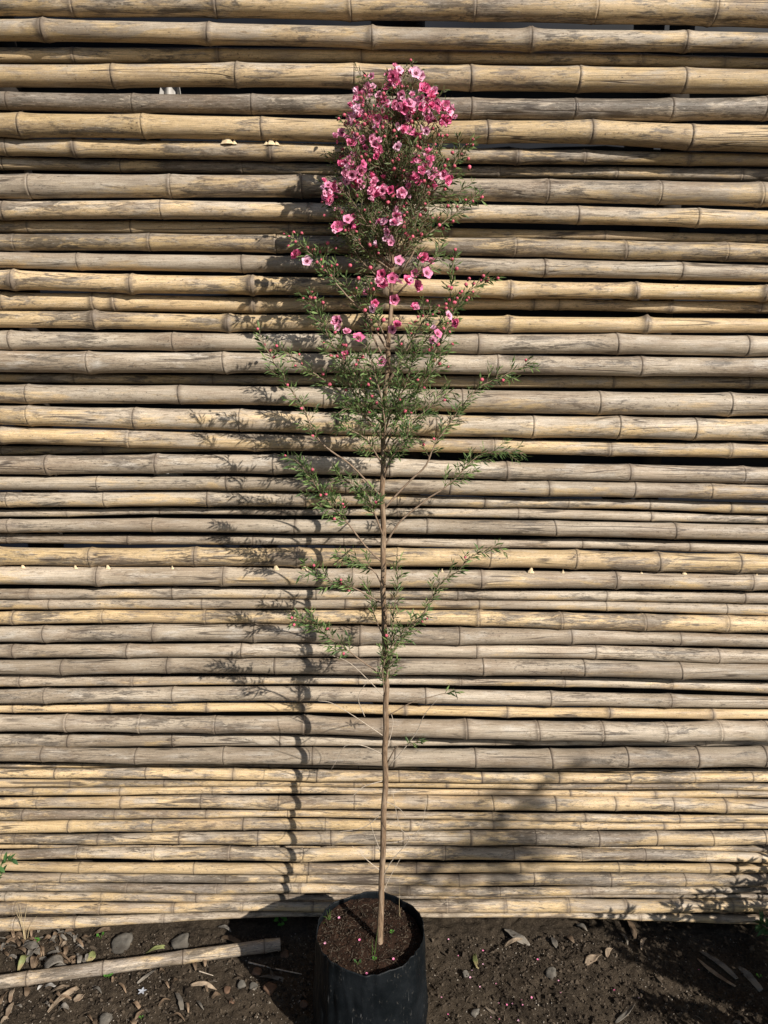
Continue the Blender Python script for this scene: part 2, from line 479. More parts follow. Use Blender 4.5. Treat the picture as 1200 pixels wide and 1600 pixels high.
# ------------------------------------------------------------------ bamboo fence
# visible top and bottom edge at photo columns 0, 400, 800, 1200; joints; yellow, stain, pale; recess; knobbly; label
POLES = [
 ((-98,-62, -97,-60, -95,-56, -92,-50), (60,290,520,760,1000), (.35,.35,.3), 0, .3, None),
 ((-58,-20, -56,-17, -54,-14, -48,-10), (20,210,410,620,850,1080), (.5,.3,.3), 0, 0, None),
 ((-14,26, -12,31, -10,36, -6,45), (117,340,548,742,930,1113), (.40,.45,.3), 0, 0, None),
 ((32,68, 37,72, 45,81, 51,84), (70,325,580,828,1068), (.28,.30,.4), 0, .6, None),
 ((73,99, 75,99, 80,102, 88,107), (118,343,565,700,1000,1130), (.50,.35,.1), .020, .3, 'slim brown pole half hidden in the shade of the pole above'),
 ((101,138, 100,139, 102,143, 108,149), (-20,177,369,553,734,902,1065), (.45,.20,.3), 0, 0, None),
 ((144,173, 146,178, 152,187, 152,189), (13,208,393,560,735,895,1046,1191), (.02,.85,.8), 0, 0, 'silvery grey pole with black mildew streaks'),
 ((175,214, 183,221, 189,226, 193,237), (33,225,408,590,760,921,1075), (.95,.18,.1), 0, 0, 'thick yellow pole with small dark pinholes'),
 ((215,243, 221,251, 233,257, 241,261), (12,120,425,640,808,913,1076), (.42,.22,.3), .006, .5, 'pole with torn pale fibres at one joint'),
 ((244,265, 253,273, 259,277, 263,284), (190,380,560,780,963,1158), (.35,.6,.0), .028, 0, 'dark split pole sunk back in the shade'),
 ((272,312, 274,310, 278,315, 285,323), (50,269,473,660,855,1028,1186), (.25,.32,.4), 0, 0, None),
 ((313,343, 315,345, 319,348, 329,359), (7,253,482,704,901,1086), (.30,.45,.2), 0, 0, None),
 ((345,365, 347,367, 357,373, 365,380), (45,206,452,700,943,1180), (.62,.25,.1), .015, .3, None),
 ((366,392, 367,395, 372,401, 380,410), (25,236,432,620,805,977,1133), (.42,.35,.3), 0, 0, None),
 ((394,420, 398,425, 404,432, 415,442), (122,378,600,849,1062), (.18,.3,.5), 0, 0, None),
 ((423,453, 432,461, 439,466, 447,471), (22,205,393,600,795,990,1190), (.80,.28,.5), 0, 1, 'yellow pole with grey knobbly joints and peeling grey skin'),
 ((456,485, 462,487, 466,485, 471,491), (149,182,397,600,833,872,1046), (.66,.3,.1), .018, .6, None),
 ((486,513, 491,517, 494,519, 497,520), (150,357,570,793,1007), (.97,.22,.2), 0, 1, 'bright yellow pole with a dark scarred joint at the right'),
 ((516,545, 520,548, 522,553, 525,557), (18,271,506,745,961,1163), (.14,.3,.5), 0, 0, None),
 ((547,582, 552,584, 555,586, 558,588), (139,350,560,775,998), (.02,.42,.9), 0, .3, 'pale grey weathered pole with cracked skin'),
 ((583,597, 585,601, 588,607, 590,609), (118,333,540,740,955,1167), (.5,.4,.1), .020, .4, None),
 ((601,630, 603,633, 609,645, 615,650), (44,281,506,720,933,1136), (.30,.32,.4), 0, 0, None),
 ((634,664, 641,675, 650,684, 654,689), (47,211,375,527,680,830,963,1082,1197), (.42,.35,.4), 0, 0, None),
 ((666,693, 676,703, 686,709, 693,716), (3,204,400,590,771,952,1139), (.48,.22,.3), 0, .3, None),
 ((697,711, 694,702, 693,701, 700,708), (5,162,340,520), (.4,.4,.1), .030, 0, None),
 ((712,741, 710,740, 722,749, 730,756), (76,245,427,608,790,980,1158), (.05,.5,.9), 0, .3, 'grey bleached pole below the widest gap'),
 ((744,766, 745,767, 751,775, 757,782), (154,354,540,702,855,988,1107), (.36,.3,.4), 0, 0, None),
 ((769,793, 769,792, 777,792, 785,802), (165,325,478,620,756,886,1013,1139), (.38,.35,.3), .006, 0, None),
 ((795,807, 794,804, 795,811, 805,818), (105,250,440,620,808,1015), (.25,.4,.3), .012, .3, None),
 ((811,832, 811,833, 814,838, 820,845), (15,239,460,666,866,1052), (.18,.2,.6), 0, 0, None),
 ((835,850, 836,851, 841,856, 848,865), (12,200,395,537,744,908,1074), (.25,.3,.3), .006, 0, None),
 ((854,882, 856,885, 858,887, 867,897), (142,305,464,619,764,897,1026,1150), (.86,.42,.3), 0, .3, 'yellow pole pitted with dark dots above the stubbed pole'),
 ((884,914, 885,915, 892,920, 895,922), (155,350,550,750,960,1170), (.30,.25,.5), 0, .4, 'pole with a row of pale cut thorns along its top'),
 ((918,935, 917,935, 921,937, 925,943), (48,270,494,714,945,1160), (.30,.4,.3), .003, .2, None),
 ((937,953, 936,952, 937,952, 944,962), (79,316,539,748,945,1133), (.36,.3,.3), .003, 0, None),
 ((956,976, 953,974, 955,980, 963,990), (162,323,473,610,748,877,1006,1135), (.95,.68,.3), 0, .2, 'orange yellow pole with black mottling'),
 ((978,1003, 975,1003, 981,1007, 990,1010), (71,240,397,562,716,890,1060), (.08,.28,.8), 0, .3, None),
 ((1007,1028, 1004,1026, 1006,1028, 1013,1036), (23,200,378,560,743,928,1120), (.22,.25,.6), 0, .3, None),
 ((1030,1053, 1028,1054, 1030,1057, 1037,1063), (98,262,429,590,753,910,1060), (.08,.3,.7), 0, 0, None),
 ((1055,1074, 1056,1070, 1058,1073, 1064,1082), (35,210,383,560,720,881,1048), (.34,.4,.3), .008, .2, None),
 ((1077,1100, 1072,1095, 1078,1101, 1087,1106), (72,270,467,664,858,1045), (.08,.3,.7), 0, .3, None),
 ((1101,1114, 1098,1113, 1103,1120, 1107,1124), (22,172,323,474,632,790,950,1110), (.97,.1,.1), .004, .5, 'slim clean orange yellow pole'),
 ((1116,1142, 1118,1146, 1124,1155, 1126,1158), (107,221,338,477,600,729,840,940,1037,1123,1195), (.12,.35,.6), 0, 0, None),
 ((1145,1167, 1147,1166, 1155,1165, 1155,1166), (108,270,438,610,773,940,1100), (.18,.32,.5), .008, .2, None),
 ((1167,1190, 1168,1195, 1169,1200, 1167,1200), (67,213,350,488,615,741,860,977,1086,1190), (.12,.32,.6), 0, 0, 'thick grey pole above the slender yellow ones'),
 ((1191,1199, 1195,1200, 1201,1205, 1200,1208), (129,266,420,560,700,850,980,1075,1163), (.66,.65,.0), .014, 0, None),
 ((1200,1215, 1200,1219, 1206,1223, 1208,1223), (87,229,364,495,623,752,872,983,1083,1174), (.66,.62,.2), 0, 0, None),
 ((1216,1230, 1220,1229, 1223,1233, 1224,1236), (111,257,408,553,697,840,977,1120), (.72,.5,.2), 0, .2, None),
 ((1231,1244, 1229,1241, 1234,1243, 1235,1247), (53,188,332,470,609,747,890,1022,1150), (.62,.45,.2), 0, .2, None),
 ((1246,1262, 1242,1264, 1244,1267, 1247,1271), (60,190,314,435,553,666,770,866,959,1049,1130), (.60,.58,.3), 0, 0, None),
 ((1264,1282, 1265,1277, 1268,1281, 1272,1285), (37,180,322,450,620,768,913,1060), (.56,.58,.2), 0, .2, None),
 ((1282,1302, 1279,1298, 1281,1296, 1286,1296), (108,240,380,508,640,770,905,1035,1160), (.66,.5,.2), 0, .1, None),
 ((1304,1319, 1299,1320, 1297,1322, 1297,1319), (23,154,281,403,517,629,734,835,933,1023,1111,1192), (.52,.58,.3), 0, 0, None),
 ((1319,1326, 1320,1326, 1321,1325, 1320,1331), (60,230,400,560,700,870,1036), (.6,.6,.0), .010, 0, None),
 ((1327,1343, 1323,1345, 1323,1344, 1332,1348), (122,243,360,474,585,695,802,907,1007,1100,1187), (.52,.62,.3), 0, 0, None),
 ((1344,1360, 1347,1366, 1346,1362, 1349,1364), (125,304,482,650,812,965,1107), (.82,.35,.2), 0, 0, None),
 ((1361,1378, 1366,1379, 1363,1384, 1364,1385), (96,226,353,480,600,716,833,952,1068,1183), (.50,.68,.3), 0, 0, None),
 ((1379,1393, 1380,1396, 1384,1400, 1386,1396), (60,200,340,470,640,780,923,1060), (.50,.68,.2), 0, .2, None),
 ((1393,1408, 1396,1408, 1400,1405, 1396,1405), (158,307,450,600,740,900,1050), (.50,.62,.2), .004, .2, None),
 ((1409,1430, 1408,1424, 1405,1428, 1405,1426), (25,158,273,380,490,600,700,790,888,978,1061,1143), (.58,.5,.2), 0, .1, None),
 ((1434,1457, 1424,1435, 1425,1434, 1429,1446), (25,120,257,400,540,690,840,1000,1120), (.46,.5,.3), .002, .2, 'lowest pole, tilted and touching the soil at the left'),
]

fence = empty('bamboo_fence', (0, 0.0, 0))
tag(fence, 'weathered fence of stacked horizontal bamboo poles behind the potted shrub', 'fence')

def spline4(v, x):
    """smooth curve through values at columns 0, 400, 800, 1200, going on straight beyond them"""
    if x <= 0: return v[0] + (v[1] - v[0]) / 400 * max(x, -300) * 0.7
    if x >= 1200: return v[3] + (v[3] - v[2]) / 400 * min(x - 1200, 300) * 0.7
    i = min(int(x // 400), 2)
    t = (x - 400 * i) / 400
    p0 = v[i - 1] if i > 0 else 2 * v[0] - v[1]
    p3 = v[i + 2] if i < 2 else 2 * v[3] - v[2]
    p1, p2 = v[i], v[i + 1]
    m1, m2 = (p2 - p0) / 2, (p3 - p1) / 2
    return (2*t**3 - 3*t*t + 1) * p1 + (t**3 - 2*t*t + t) * m1 + (-2*t**3 + 3*t*t) * p2 + (t**3 - t*t) * m2

OFFS = (-70, -45, -30, -20, -13, -9, -6, -4, -2.6, -1.5, -.6, .3, 1.2, 2.2, 3.5, 5, 8, 12, 18, 28, 45, 70)
pole_path = {}
stubs = []
def build_pole(idx, data):
    edges, joints, (yel, stain, pale), rec, knob, label = data
    if rec > .005: rec += .008
    rng = random.Random(100 + idx)
    tops, bots = edges[0::2], edges[1::2]
    def centre(px):
        t, b = spline4(tops, px), spline4(bots, px)
        rt, rb = ray(600, t), ray(600, b)
        ang = rt.angle(rb)
        r = 0.02
        for _ in range(3):
            y = -r + rec
            mid = (rt.normalized() + rb.normalized()).normalized()
            s = (y - CAM_Y) / mid.y
            r = s * math.sin(ang / 2)
        z = CAM_Z + mid.z * s
        return y, z, r
    # pixel column to metres along the pole
    y0, z0, r0 = centre(600)
    def px2x(px):
        y, z, r = centre(px)
        d = ray(px, 0.5 * (spline4(tops, px) + spline4(bots, px)))
        return d.x * (y - CAM_Y) / d.y
    js = sorted(joints)
    gap = (js[-1] - js[0]) / max(1, len(js) - 1)
    a, b = js[0], js[-1]
    js = [j for j in js]
    while a > -560: a -= gap * rng.uniform(.9, 1.1); js.insert(0, a)
    while b < 1760: b += gap * rng.uniform(.9, 1.1); js.append(b)
    jx = [px2x(p) for p in js]
    x_lo = px2x(-560) + rng.uniform(-.12, .12)
    x_hi = px2x(1760) + rng.uniform(-.12, .12)
    xs = set()
    for j in jx:
        for o in OFFS: xs.add(round(j + o / 1000, 5))
    for g in np.arange(x_lo, x_hi, 0.03): xs.add(round(float(g), 5))
    xs = sorted(x for x in xs if x_lo <= x <= x_hi)
    # drop nearly coincident sections
    keep = [xs[0]]
    for x in xs[1:]:
        if x - keep[-1] > 0.0004: keep.append(x)
    xs = keep
    grid = np.linspace(-700, 1900, 53)
    gx = np.array([px2x(p) for p in grid])
    cy = np.array([centre(p) for p in grid])
    kz = [rng.gauss(0, .0016) for _ in jx]; ky = [rng.gauss(0, .002) for _ in jx]
    kstr = [knob * rng.uniform(.5, 1.2) for _ in jx]
    jang = [(math.pi + rng.uniform(-.7, .7)) if (knob > .45 and rng.random() < .75) else rng.uniform(0, 6.28) for _ in jx]
    amp = [rng.uniform(.6, 1.3) for _ in jx]
    tilt = [rng.gauss(0, .05) for _ in jx]
    lstr = [rng.uniform(.15, .95) for _ in jx]; bst = [rng.choice((.25, .5, .9, 1.2)) for _ in jx]; bwd = [rng.uniform(.004, .010) for _ in jx]
    side = 1 if rng.random() < .7 else -1
    mb = MB()
    n = 22
    rings = []
    path = []
    jxa = np.array(jx)
    for x in xs:
        y = float(np.interp(x, gx, cy[:, 0])); z = float(np.interp(x, gx, cy[:, 1])); r = float(np.interp(x, gx, cy[:, 2]))
        dz = float(np.interp(x, jxa, kz)); dy = float(np.interp(x, jxa, ky))
        k = int(np.argmin(np.abs(jxa - x)))
        d = (x - jx[k]) * side
        ad = abs(d)
        A, K = amp[k], kstr[k]
        sw = 0.06 * A * math.exp(-(ad / .022) ** 2) + 0.03 * A * math.exp(-(ad / .06) ** 2)
        sw += 0.045 * math.exp(-((d - .004) / .004) ** 2) * A - 0.05 * math.exp(-((d) / .0016) ** 2) * (1 - .5 * K)
        sw += K * 0.10 * math.exp(-(ad / .011) ** 2)
        line = math.exp(-(d / (.0014)) ** 2) * (1 - .35 * K) * lstr[k]
        band = min(1, bst[k] * math.exp(-((d - .003) / bwd[k]) ** 2) + K * 1.0 * math.exp(-(ad / .011) ** 2))
        ring = []
        path.append((x, y + dy, z + dz, r))
        for q in range(n):
            a_ = 2 * math.pi * q / n
            bumpy = K * .06 * math.exp(-(ad / .012) ** 2) * math.sin(3 * a_ + jang[k] + x * 300)
            sg = math.exp(-(ad / .011) ** 2) * max(0, math.cos(a_ - jang[k])) ** 3
            scar = K * .16 * sg
            rr = r * .985 * (1 + sw - .02 + bumpy + scar)
            xx = x + tilt[k] * r * math.sin(a_) * math.exp(-(ad / .02) ** 2)
            ring.append(mb.vert((xx, y + dy + rr * math.cos(a_), z + dz + rr * math.sin(a_)), line=line, band=band, up=math.sin(a_), scar=min(1, 1.5 * K * sg)))
        rings.append(ring)
    for i in range(len(rings) - 1):
        for q in range(n):
            mb.face((rings[i][q], rings[i][(q + 1) % n], rings[i + 1][(q + 1) % n], rings[i + 1][q]))
    # hollow ends
    for ring, sgn in ((rings[0], 1), (rings[-1], -1)):
        c = Vector((0, 0, 0))
        for i in ring: c += Vector(mb.v[i])
        c /= n
        inner, deep = [], []
        for i in ring:
            p = Vector(mb.v[i]); q = c + (p - c) * .72
            inner.append(mb.vert(q, line=0, band=0)); deep.append(mb.vert(q + Vector((sgn * .05, 0, 0)), line=0, band=1))
        for q in range(n):
            e = (q + 1) % n
            mb.face((ring[q], inner[q], inner[e], ring[e]) if sgn > 0 else (ring[q], ring[e], inner[e], inner[q]))
            mb.face((inner[q], deep[q], deep[e], inner[e]))
        mb.face(deep)
    o = mb.build('pole', M['bamboo'], fence)
    if idx < 16: yel = min(1, yel + .12); stain = min(1, stain + .08)
    o.color = (yel, stain, pale, 1)
    if label: o['label'] = label
    pole_path[idx] = (o, px2x, path)
    return o

for i, p in enumerate(POLES): build_pole(i - 2, p)

def stub(idx, px, h, wd, seed, fwd=.35):
    """a cut thorn or torn branch stub on top of a pole"""
    o, px2x, path = pole_path[idx]
    x = px2x(px)
    s = min(path, key=lambda q: abs(q[0] - x))
    rng = random.Random(seed)
    mb = MB()
    base = Vector((x, s[1] - s[3] * fwd, s[2] + s[3] * math.sqrt(1 - fwd * fwd) * .93))
    n = 7
    rings = []
    for t, wv in ((0, 1.0), (.3, .62), (.65, .32), (1, .04)):
        ring = []
        for k in range(n):
            a = 2 * math.pi * k / n
            ring.append(mb.vert(base + Vector((math.cos(a) * wd * wv * rng.uniform(.8, 1.2) + rng.uniform(-.1, .1) * wd, math.sin(a) * wd * .6 * wv - .15 * h * t, h * t * rng.uniform(.9, 1.1)))))
        rings.append(ring)
    for i in range(3):
        for k in range(n):
            mb.face((rings[i][k], rings[i][(k + 1) % n], rings[i + 1][(k + 1) % n], rings[i + 1][k]))
    mb.face(rings[-1])
    mb.build('branch_stub', M['torn'], o, False)
for j, (px, h) in enumerate(((40,.010),(122,.010),(172,.012),(272,.007),(433,.014),(477,.013),(690,.007),(828,.014),(878,.007),(1000,.006),(1066,.011),(1178,.006))):
    stub(30, px, h * 1.35, h * .68, 10 + j)
for j, (px, h) in enumerate(((352,.013),(359,.022),(369,.011),(418,.010),(425,.020),(434,.012))):
    stub(6, px, h, h * .7, 40 + j, .85)

# posts and the sheet behind
for px in (-330, 75, 640, 1010, 1540):
    x = at(px, 800, .06).x
    mb = MB()
    mb.tube([(x, .065, z) for z in (-.05, .6, 1.2, 1.8, 2.66)], [.03, .031, .03, .03, .029], 12)
    mb.build('post', M['post'], fence)
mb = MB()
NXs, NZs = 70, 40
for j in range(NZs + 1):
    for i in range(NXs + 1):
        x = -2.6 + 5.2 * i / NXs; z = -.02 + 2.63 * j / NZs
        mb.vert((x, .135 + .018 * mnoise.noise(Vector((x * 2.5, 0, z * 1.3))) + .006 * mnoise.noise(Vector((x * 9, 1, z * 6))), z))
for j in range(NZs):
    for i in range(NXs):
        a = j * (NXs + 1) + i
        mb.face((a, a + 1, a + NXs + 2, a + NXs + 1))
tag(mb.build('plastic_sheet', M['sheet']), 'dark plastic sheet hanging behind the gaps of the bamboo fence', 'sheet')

for i, (px, py, wpx, lb) in enumerate(((266,143,34,'pale scrap of plastic showing through a gap near the top left of the fence'),(205,178,60,'bluish pale plastic scrap in the gap above the thick yellow pole'),(28,268,50,'grey plastic scrap in the gap at the far left edge of the fence'),(262,740,50,'whitish scrap of plastic in the gap left of the shrub at mid height'))):
    c = at(px, py, .05); wd = wpx * 1.75e-3
    mb = MB()
    for j in range(6):
        for q in range(9):
            u, v = q / 8 - .5, j / 5 - .5
            mb.vert(Vector((u * wd * (1 - .3 * j / 5), .01 * math.sin(q * 1.3 + i) + .008 * v, v * .05 + .006 * math.sin(q * .9 + 2 * i))))
    for j in range(5):
        for q in range(8):
            n0 = j * 9 + q
            mb.face((n0, n0 + 1, n0 + 10, n0 + 9))
    o = mb.build('plastic_scrap', M['scrap']); o.location = c
    md = o.modifiers.new('thickness', 'SOLIDIFY'); md.thickness = .0008
    tag(o, lb, 'scrap')

# ------------------------------------------------------------------ grow bag
BX, BY, BH, BR = -0.035, -0.33, 0.286, 0.134
bag = empty('grow_bag', (BX, BY, 0))
tag(bag, 'black plastic grow bag full of potting soil standing before the fence', 'grow bag')
def bag_mesh():
    mb = MB()
    n, m = 200, 60
    def rim(a):
        return BH + .004 * math.sin(2 * a + 1) + .0045 * mnoise.noise(Vector((math.cos(a) * 2.2, math.sin(a) * 2.2, 7))) + .003 * math.sin(5 * a) + .0025 * mnoise.noise(Vector((math.cos(a) * 4, math.sin(a) * 4, 2))) - .010 * math.exp(-((a - math.pi) / .18) ** 2)
    def rad(a, t):
        d = Vector((math.cos(a), math.sin(a), 0))
        r = BR * (1 + .075 * smooth(1.0, .35, t) - .06 * smooth(.12, 0, t))
        r += .0045 * mnoise.noise(Vector((d.x * 2.2, d.y * 2.2, t * 3)))
        r += .0032 * mnoise.noise(Vector((d.x * 7, d.y * 7, t * 2.0 + 5)))
        r += .0030 * abs(mnoise.noise(Vector((d.x * 9 + t * 2, d.y * 9 - t * 3, t * 1.2 + 20)))) * (1 + .2 * smooth(.7, 1, t))
        r += .0014 * mnoise.noise(Vector((d.x * 18, d.y * 18, t * 5 + 9)))
        r += .004 * math.exp(-((a - 4.85) / .015) ** 2) * smooth(.5, 1, t) * .6       # side seam
        return r
    out, inn = [], []
    for j in range(m + 1):
        t = j / m
        out.append([mb.vert((BX + rad(2*math.pi*i/n, t) * math.cos(2*math.pi*i/n), BY + rad(2*math.pi*i/n, t) * math.sin(2*math.pi*i/n), rim(2*math.pi*i/n) * t)) for i in range(n)])
    for j in range(12):
        t = 1 - .22 * j / 11
        inn.append([mb.vert((BX + (rad(2*math.pi*i/n, t) - .0016) * math.cos(2*math.pi*i/n), BY + (rad(2*math.pi*i/n, t) - .0016) * math.sin(2*math.pi*i/n), rim(2*math.pi*i/n) * t - .0002)) for i in range(n)])
    for j in range(m):
        for i in range(n):
            e = (i + 1) % n
            mb.face((out[j][i], out[j][e], out[j+1][e], out[j+1][i]))
    for i in range(n):
        e = (i + 1) % n
        mb.face((out[m][i], out[m][e], inn[0][e], inn[0][i]))
    for j in range(11):
        for i in range(n):
            e = (i + 1) % n
            mb.face((inn[j][i], inn[j][e], inn[j+1][e], inn[j+1][i]))
    mb.face(out[0][::-1])
    return mb
place(bag_mesh().build('bag_wall', M['bag']), bag)

def soil_h(x, y):
    r = math.hypot(x - BX, y - BY) / BR
    p = Vector((x, y, 0))
    z = BH - .026 + .010 * (1 - r * r) - .10 * (x - BX) * .5 + .03 * (y - BY)
    z += .006 * mnoise.noise(p * 22) + .0045 * mnoise.noise(p * 60) + .003 * mnoise.noise(p * 150)
    return z
mb = MB()
NR, NA = 34, 110
c0 = mb.vert((BX, BY, soil_h(BX, BY)))
rings = []
for j in range(1, NR + 1):
    r = (BR * .985) * j / NR
    rings.append([mb.vert((BX + r * math.cos(2*math.pi*i/NA), BY + r * math.sin(2*math.pi*i/NA), soil_h(BX + r * math.cos(2*math.pi*i/NA), BY + r * math.sin(2*math.pi*i/NA)))) for i in range(NA)])
for i in range(NA): mb.face((c0, rings[0][i], rings[0][(i + 1) % NA]))
for j in range(NR - 1):
    for i in range(NA):
        e = (i + 1) % NA
        mb.face((rings[j][i], rings[j+1][i], rings[j+1][e], rings[j][e]))
place(mb.build('potting_soil', M['potting']), bag)

def clod(mb, p, s, rng, var, m=0):
    rot = Matrix.Rotation(rng.uniform(0, 6.28), 3, 'Z') @ Matrix.Rotation(rng.uniform(0, 6.28), 3, 'X')
    base = [(1,0,0),(-1,0,0),(0,1,0),(0,-1,0),(0,0,1),(0,0,-1)]
    sc = Vector((rng.uniform(.7, 1.3), rng.uniform(.6, 1.1), rng.uniform(.5, 1)))
    vs = []
    for b in base:
        q = rot @ Vector((b[0]*sc.x, b[1]*sc.y, b[2]*sc.z)) * rng.uniform(.75, 1.2) * s
        vs.append(mb.vert(p + q, var=var))
    for f in ((0,2,4),(2,1,4),(1,3,4),(3,0,4),(2,0,5),(1,2,5),(3,1,5),(0,3,5)):
        mb.face([vs[i] for i in f], m)

rng = random.Random(5)
mb = MB()
for _ in range(900):
    a, r = rng.uniform(0, 6.28), BR * .95 * math.sqrt(rng.random())
    x, y = BX + r * math.cos(a), BY + r * math.sin(a)
    clod(mb, Vector((x, y, soil_h(x, y) + .0005)), rng.uniform(.001, .0036), rng, rng.random() ** 1.6 * .85)
for _ in range(160):
    a, r = rng.uniform(0, 6.28), BR * .9 * math.sqrt(rng.random())
    x, y = BX + r * math.cos(a), BY + r * math.sin(a)
    th = rng.uniform(0, 6.28); L = rng.uniform(.006, .022)
    p = Vector((x, y, soil_h(x, y) + .002)); d = Vector((math.cos(th), math.sin(th), rng.uniform(-.1, .3)))
    mb.tube([p, p + d * L * .5 + Vector((0, 0, .002)), p + d * L], .0005, 4, var=rng.uniform(.4, .9))
o = place(mb.build('soil_crumbs', M['grit'], None, False), bag); o['kind'] = 'stuff'

# ------------------------------------------------------------------ the flowering shrub
TR = [(592,1482),(594,1440),(596,1400),(599,1300),(602,1200),(603,1130),(602,1050),(600,950),(599,880),(598,800),(598,740),(599,660),(603,600),(610,500),(613,400),(617,340),(616,290),(612,240),(616,190),(620,150),(622,118)]
def trunk_y(py):
    return -.352 + (1482 - py) / 1365 * .240
def trunk_px(py):
    for (x0, y0), (x1, y1) in zip(TR, TR[1:]):
        if y1 <= py <= y0: return x0 + (x1 - x0) * (y0 - py) / (y0 - y1)
    return TR[-1][0]
def trunk_pt(py): return at(trunk_px(py), py, trunk_y(py))

shrub = empty('flowering_shrub', (at(592, 1482, trunk_y(1482))))
tag(shrub, 'tall slender shrub with tiny leaves and pink flowers growing in black bag', 'shrub')
rng = random.Random(11)
pts, rad = [], []
for i, py in enumerate(np.linspace(1496, 118, 90)):
    p = trunk_pt(min(py, 1482)) if py <= 1482 else trunk_pt(1482) - Vector((0, 0, .02))
    p += Vector((mnoise.noise(Vector((py * .02, 0, 0))), mnoise.noise(Vector((py * .02, 5, 0))), 0)) * .0045
    pts.append(p)
    rr = float(np.interp(py, (118, 250, 350, 600, 800, 1100, 1400, 1470, 1496), (.0012, .003, .0044, .0054, .0062, .0069, .0073, .0088, .0115)))
    rad.append(rr)
mb = MB(); mb.tube(pts, rad, 12, wob=.05, rng=rng)
place(mb.build('trunk', M['bark']), shrub)

flower_spots, bud_spots = [], []
def cat_pts(ctrl, n):
    """smooth line through control points"""
    P = [ctrl[0] * 2 - ctrl[1]] + ctrl + [ctrl[-1] * 2 - ctrl[-2]]
    out = []
    segs = len(ctrl) - 1
    for i in range(n + 1):
        u = i / n * segs
        k = min(int(u), segs - 1); t = u - k
        p0, p1, p2, p3 = P[k], P[k+1], P[k+2], P[k+3]
        out.append(.5 * ((2 * p1) + (p2 - p0) * t + (2*p0 - 5*p1 + 4*p2 - p3) * t*t + (3*p1 - p0 - 3*p2 + p3) * t**3))
    return out

def leaves_on(lf, a, b, rng, step, L, bronze, spread=1.0):
    d = b - a
    n = max(1, int(d.length / step))
    t = d.normalized()
    s = t.orthogonal().normalized(); u = t.cross(s)
    ph = rng.uniform(0, 6.28)
    for i in range(n):
        q = a + d * ((i + rng.random()) / n)
        ang = ph + i * 2.4
        rd = s * math.cos(ang) + u * math.sin(ang)
        dirn = t * rng.uniform(.5, 1.1) + rd * rng.uniform(.6, 1.1) * spread
        l = L * rng.uniform(.6, 1.2)
        lf.leaf(q, dirn, rd + t * .3 + Vector((0, 0, .4)), l, l * rng.uniform(.16, .25), var=rng.random() ** 1.3, bronze=max(0, min(1, bronze + rng.uniform(-.25, .25))), fold=.2, curl=rng.uniform(-.1, .25))

def branch(ctrl, start_py=None, tip_dy=0.0, leaf_from=.3, twig=.05, gap=.022, L=.0190, bronze=.0, r0=.0021, seed=0, step=.0026, bare=False, buds=.3, name='branch', lift=.3):
    """ctrl: photo points from the stem outwards; tip_dy: how far the tip swings towards the camera (-) or the fence (+)"""
    rng = random.Random(seed)
    y0 = trunk_y(ctrl[0][1] if start_py is None else start_py)
    tot = sum(math.dist(a, b) for a, b in zip(ctrl, ctrl[1:]))
    acc, P = 0, []
    for i, c in enumerate(ctrl):
        if i: acc += math.dist(ctrl[i - 1], c)
        t = acc / tot
        y = min(-.082, y0 + tip_dy * t ** .8)
        P.append(at(c[0], c[1], y))
    n = max(8, int(tot / 9))
    pts = cat_pts(P, n)
    wobs = rng.uniform(0, 50)
    pts = [p + Vector((mnoise.noise(Vector((i * .5, wobs, 0))), mnoise.noise(Vector((i * .5, wobs, 7))), mnoise.noise(Vector((i * .5, wobs, 3))))) * .002 * min(1, i / 3) for i, p in enumerate(pts)]
    st, lf = MB(), MB()
    rad = [r0 * (1 - .85 * i / n) + .0003 for i in range(n + 1)]
    st.tube(pts, rad, 6)
    length = sum((b - a).length for a, b in zip(pts, pts[1:]))
    if not bare:
        done, nxt = 0.0, leaf_from * length
        sd = 1
        for i in range(n):
            a, b = pts[i], pts[i + 1]
            seg = (b - a).length
            if done > leaf_from * length:
                leaves_on(lf, a, b, rng, step, L, bronze)
            while nxt < done + seg:
                t = (nxt - done) / seg
                q = a + (b - a) * t
                fr = nxt / length
                d = (b - a).normalized()
                sv = d.cross(Vector((0, 1, 0)))
                sv = (sv.normalized() if sv.length > 1e-3 else Vector((1, 0, 0))) * sd
                sd = -sd
                dv = (d * rng.uniform(.6, 1.1) + sv * rng.uniform(.35, 1.0) + Vector((0, rng.uniform(-.7, .45), lift * rng.uniform(.2, 1.2)))).normalized()
                tl = twig * rng.uniform(.45, 1.25) * (1.1 - .55 * fr)
                e = q + dv * tl
                if e.y > -.072: e.y = -.072 - rng.uniform(0, .01)
                m_ = q + (e - q) * .5 + Vector((0, 0, -.08 * tl))
                st.tube([q, m_, e], [.0008, .0006, .0004], 4)
                leaves_on(lf, q + (m_ - q) * .3, m_, rng, step, L, bronze)
                leaves_on(lf, m_, e + (e - m_) * .15, rng, step * .85, L * .92, bronze)
                if rng.random() < buds: bud_spots.append((m_.lerp(e, rng.uniform(.4, 1)) + Vector((rng.uniform(-1, 1), -rng.uniform(.3, 1), rng.uniform(-.5, 1))) * .005, rng.uniform(.7, 1.15)))
                nxt += gap * .72 * rng.uniform(.6, 1.4)
            done += seg
    so = place(st.build(name, M['twig']), shrub)
    if lf.v:
        lo = lf.build('foliage', M['leaf'], so, False)
    return so

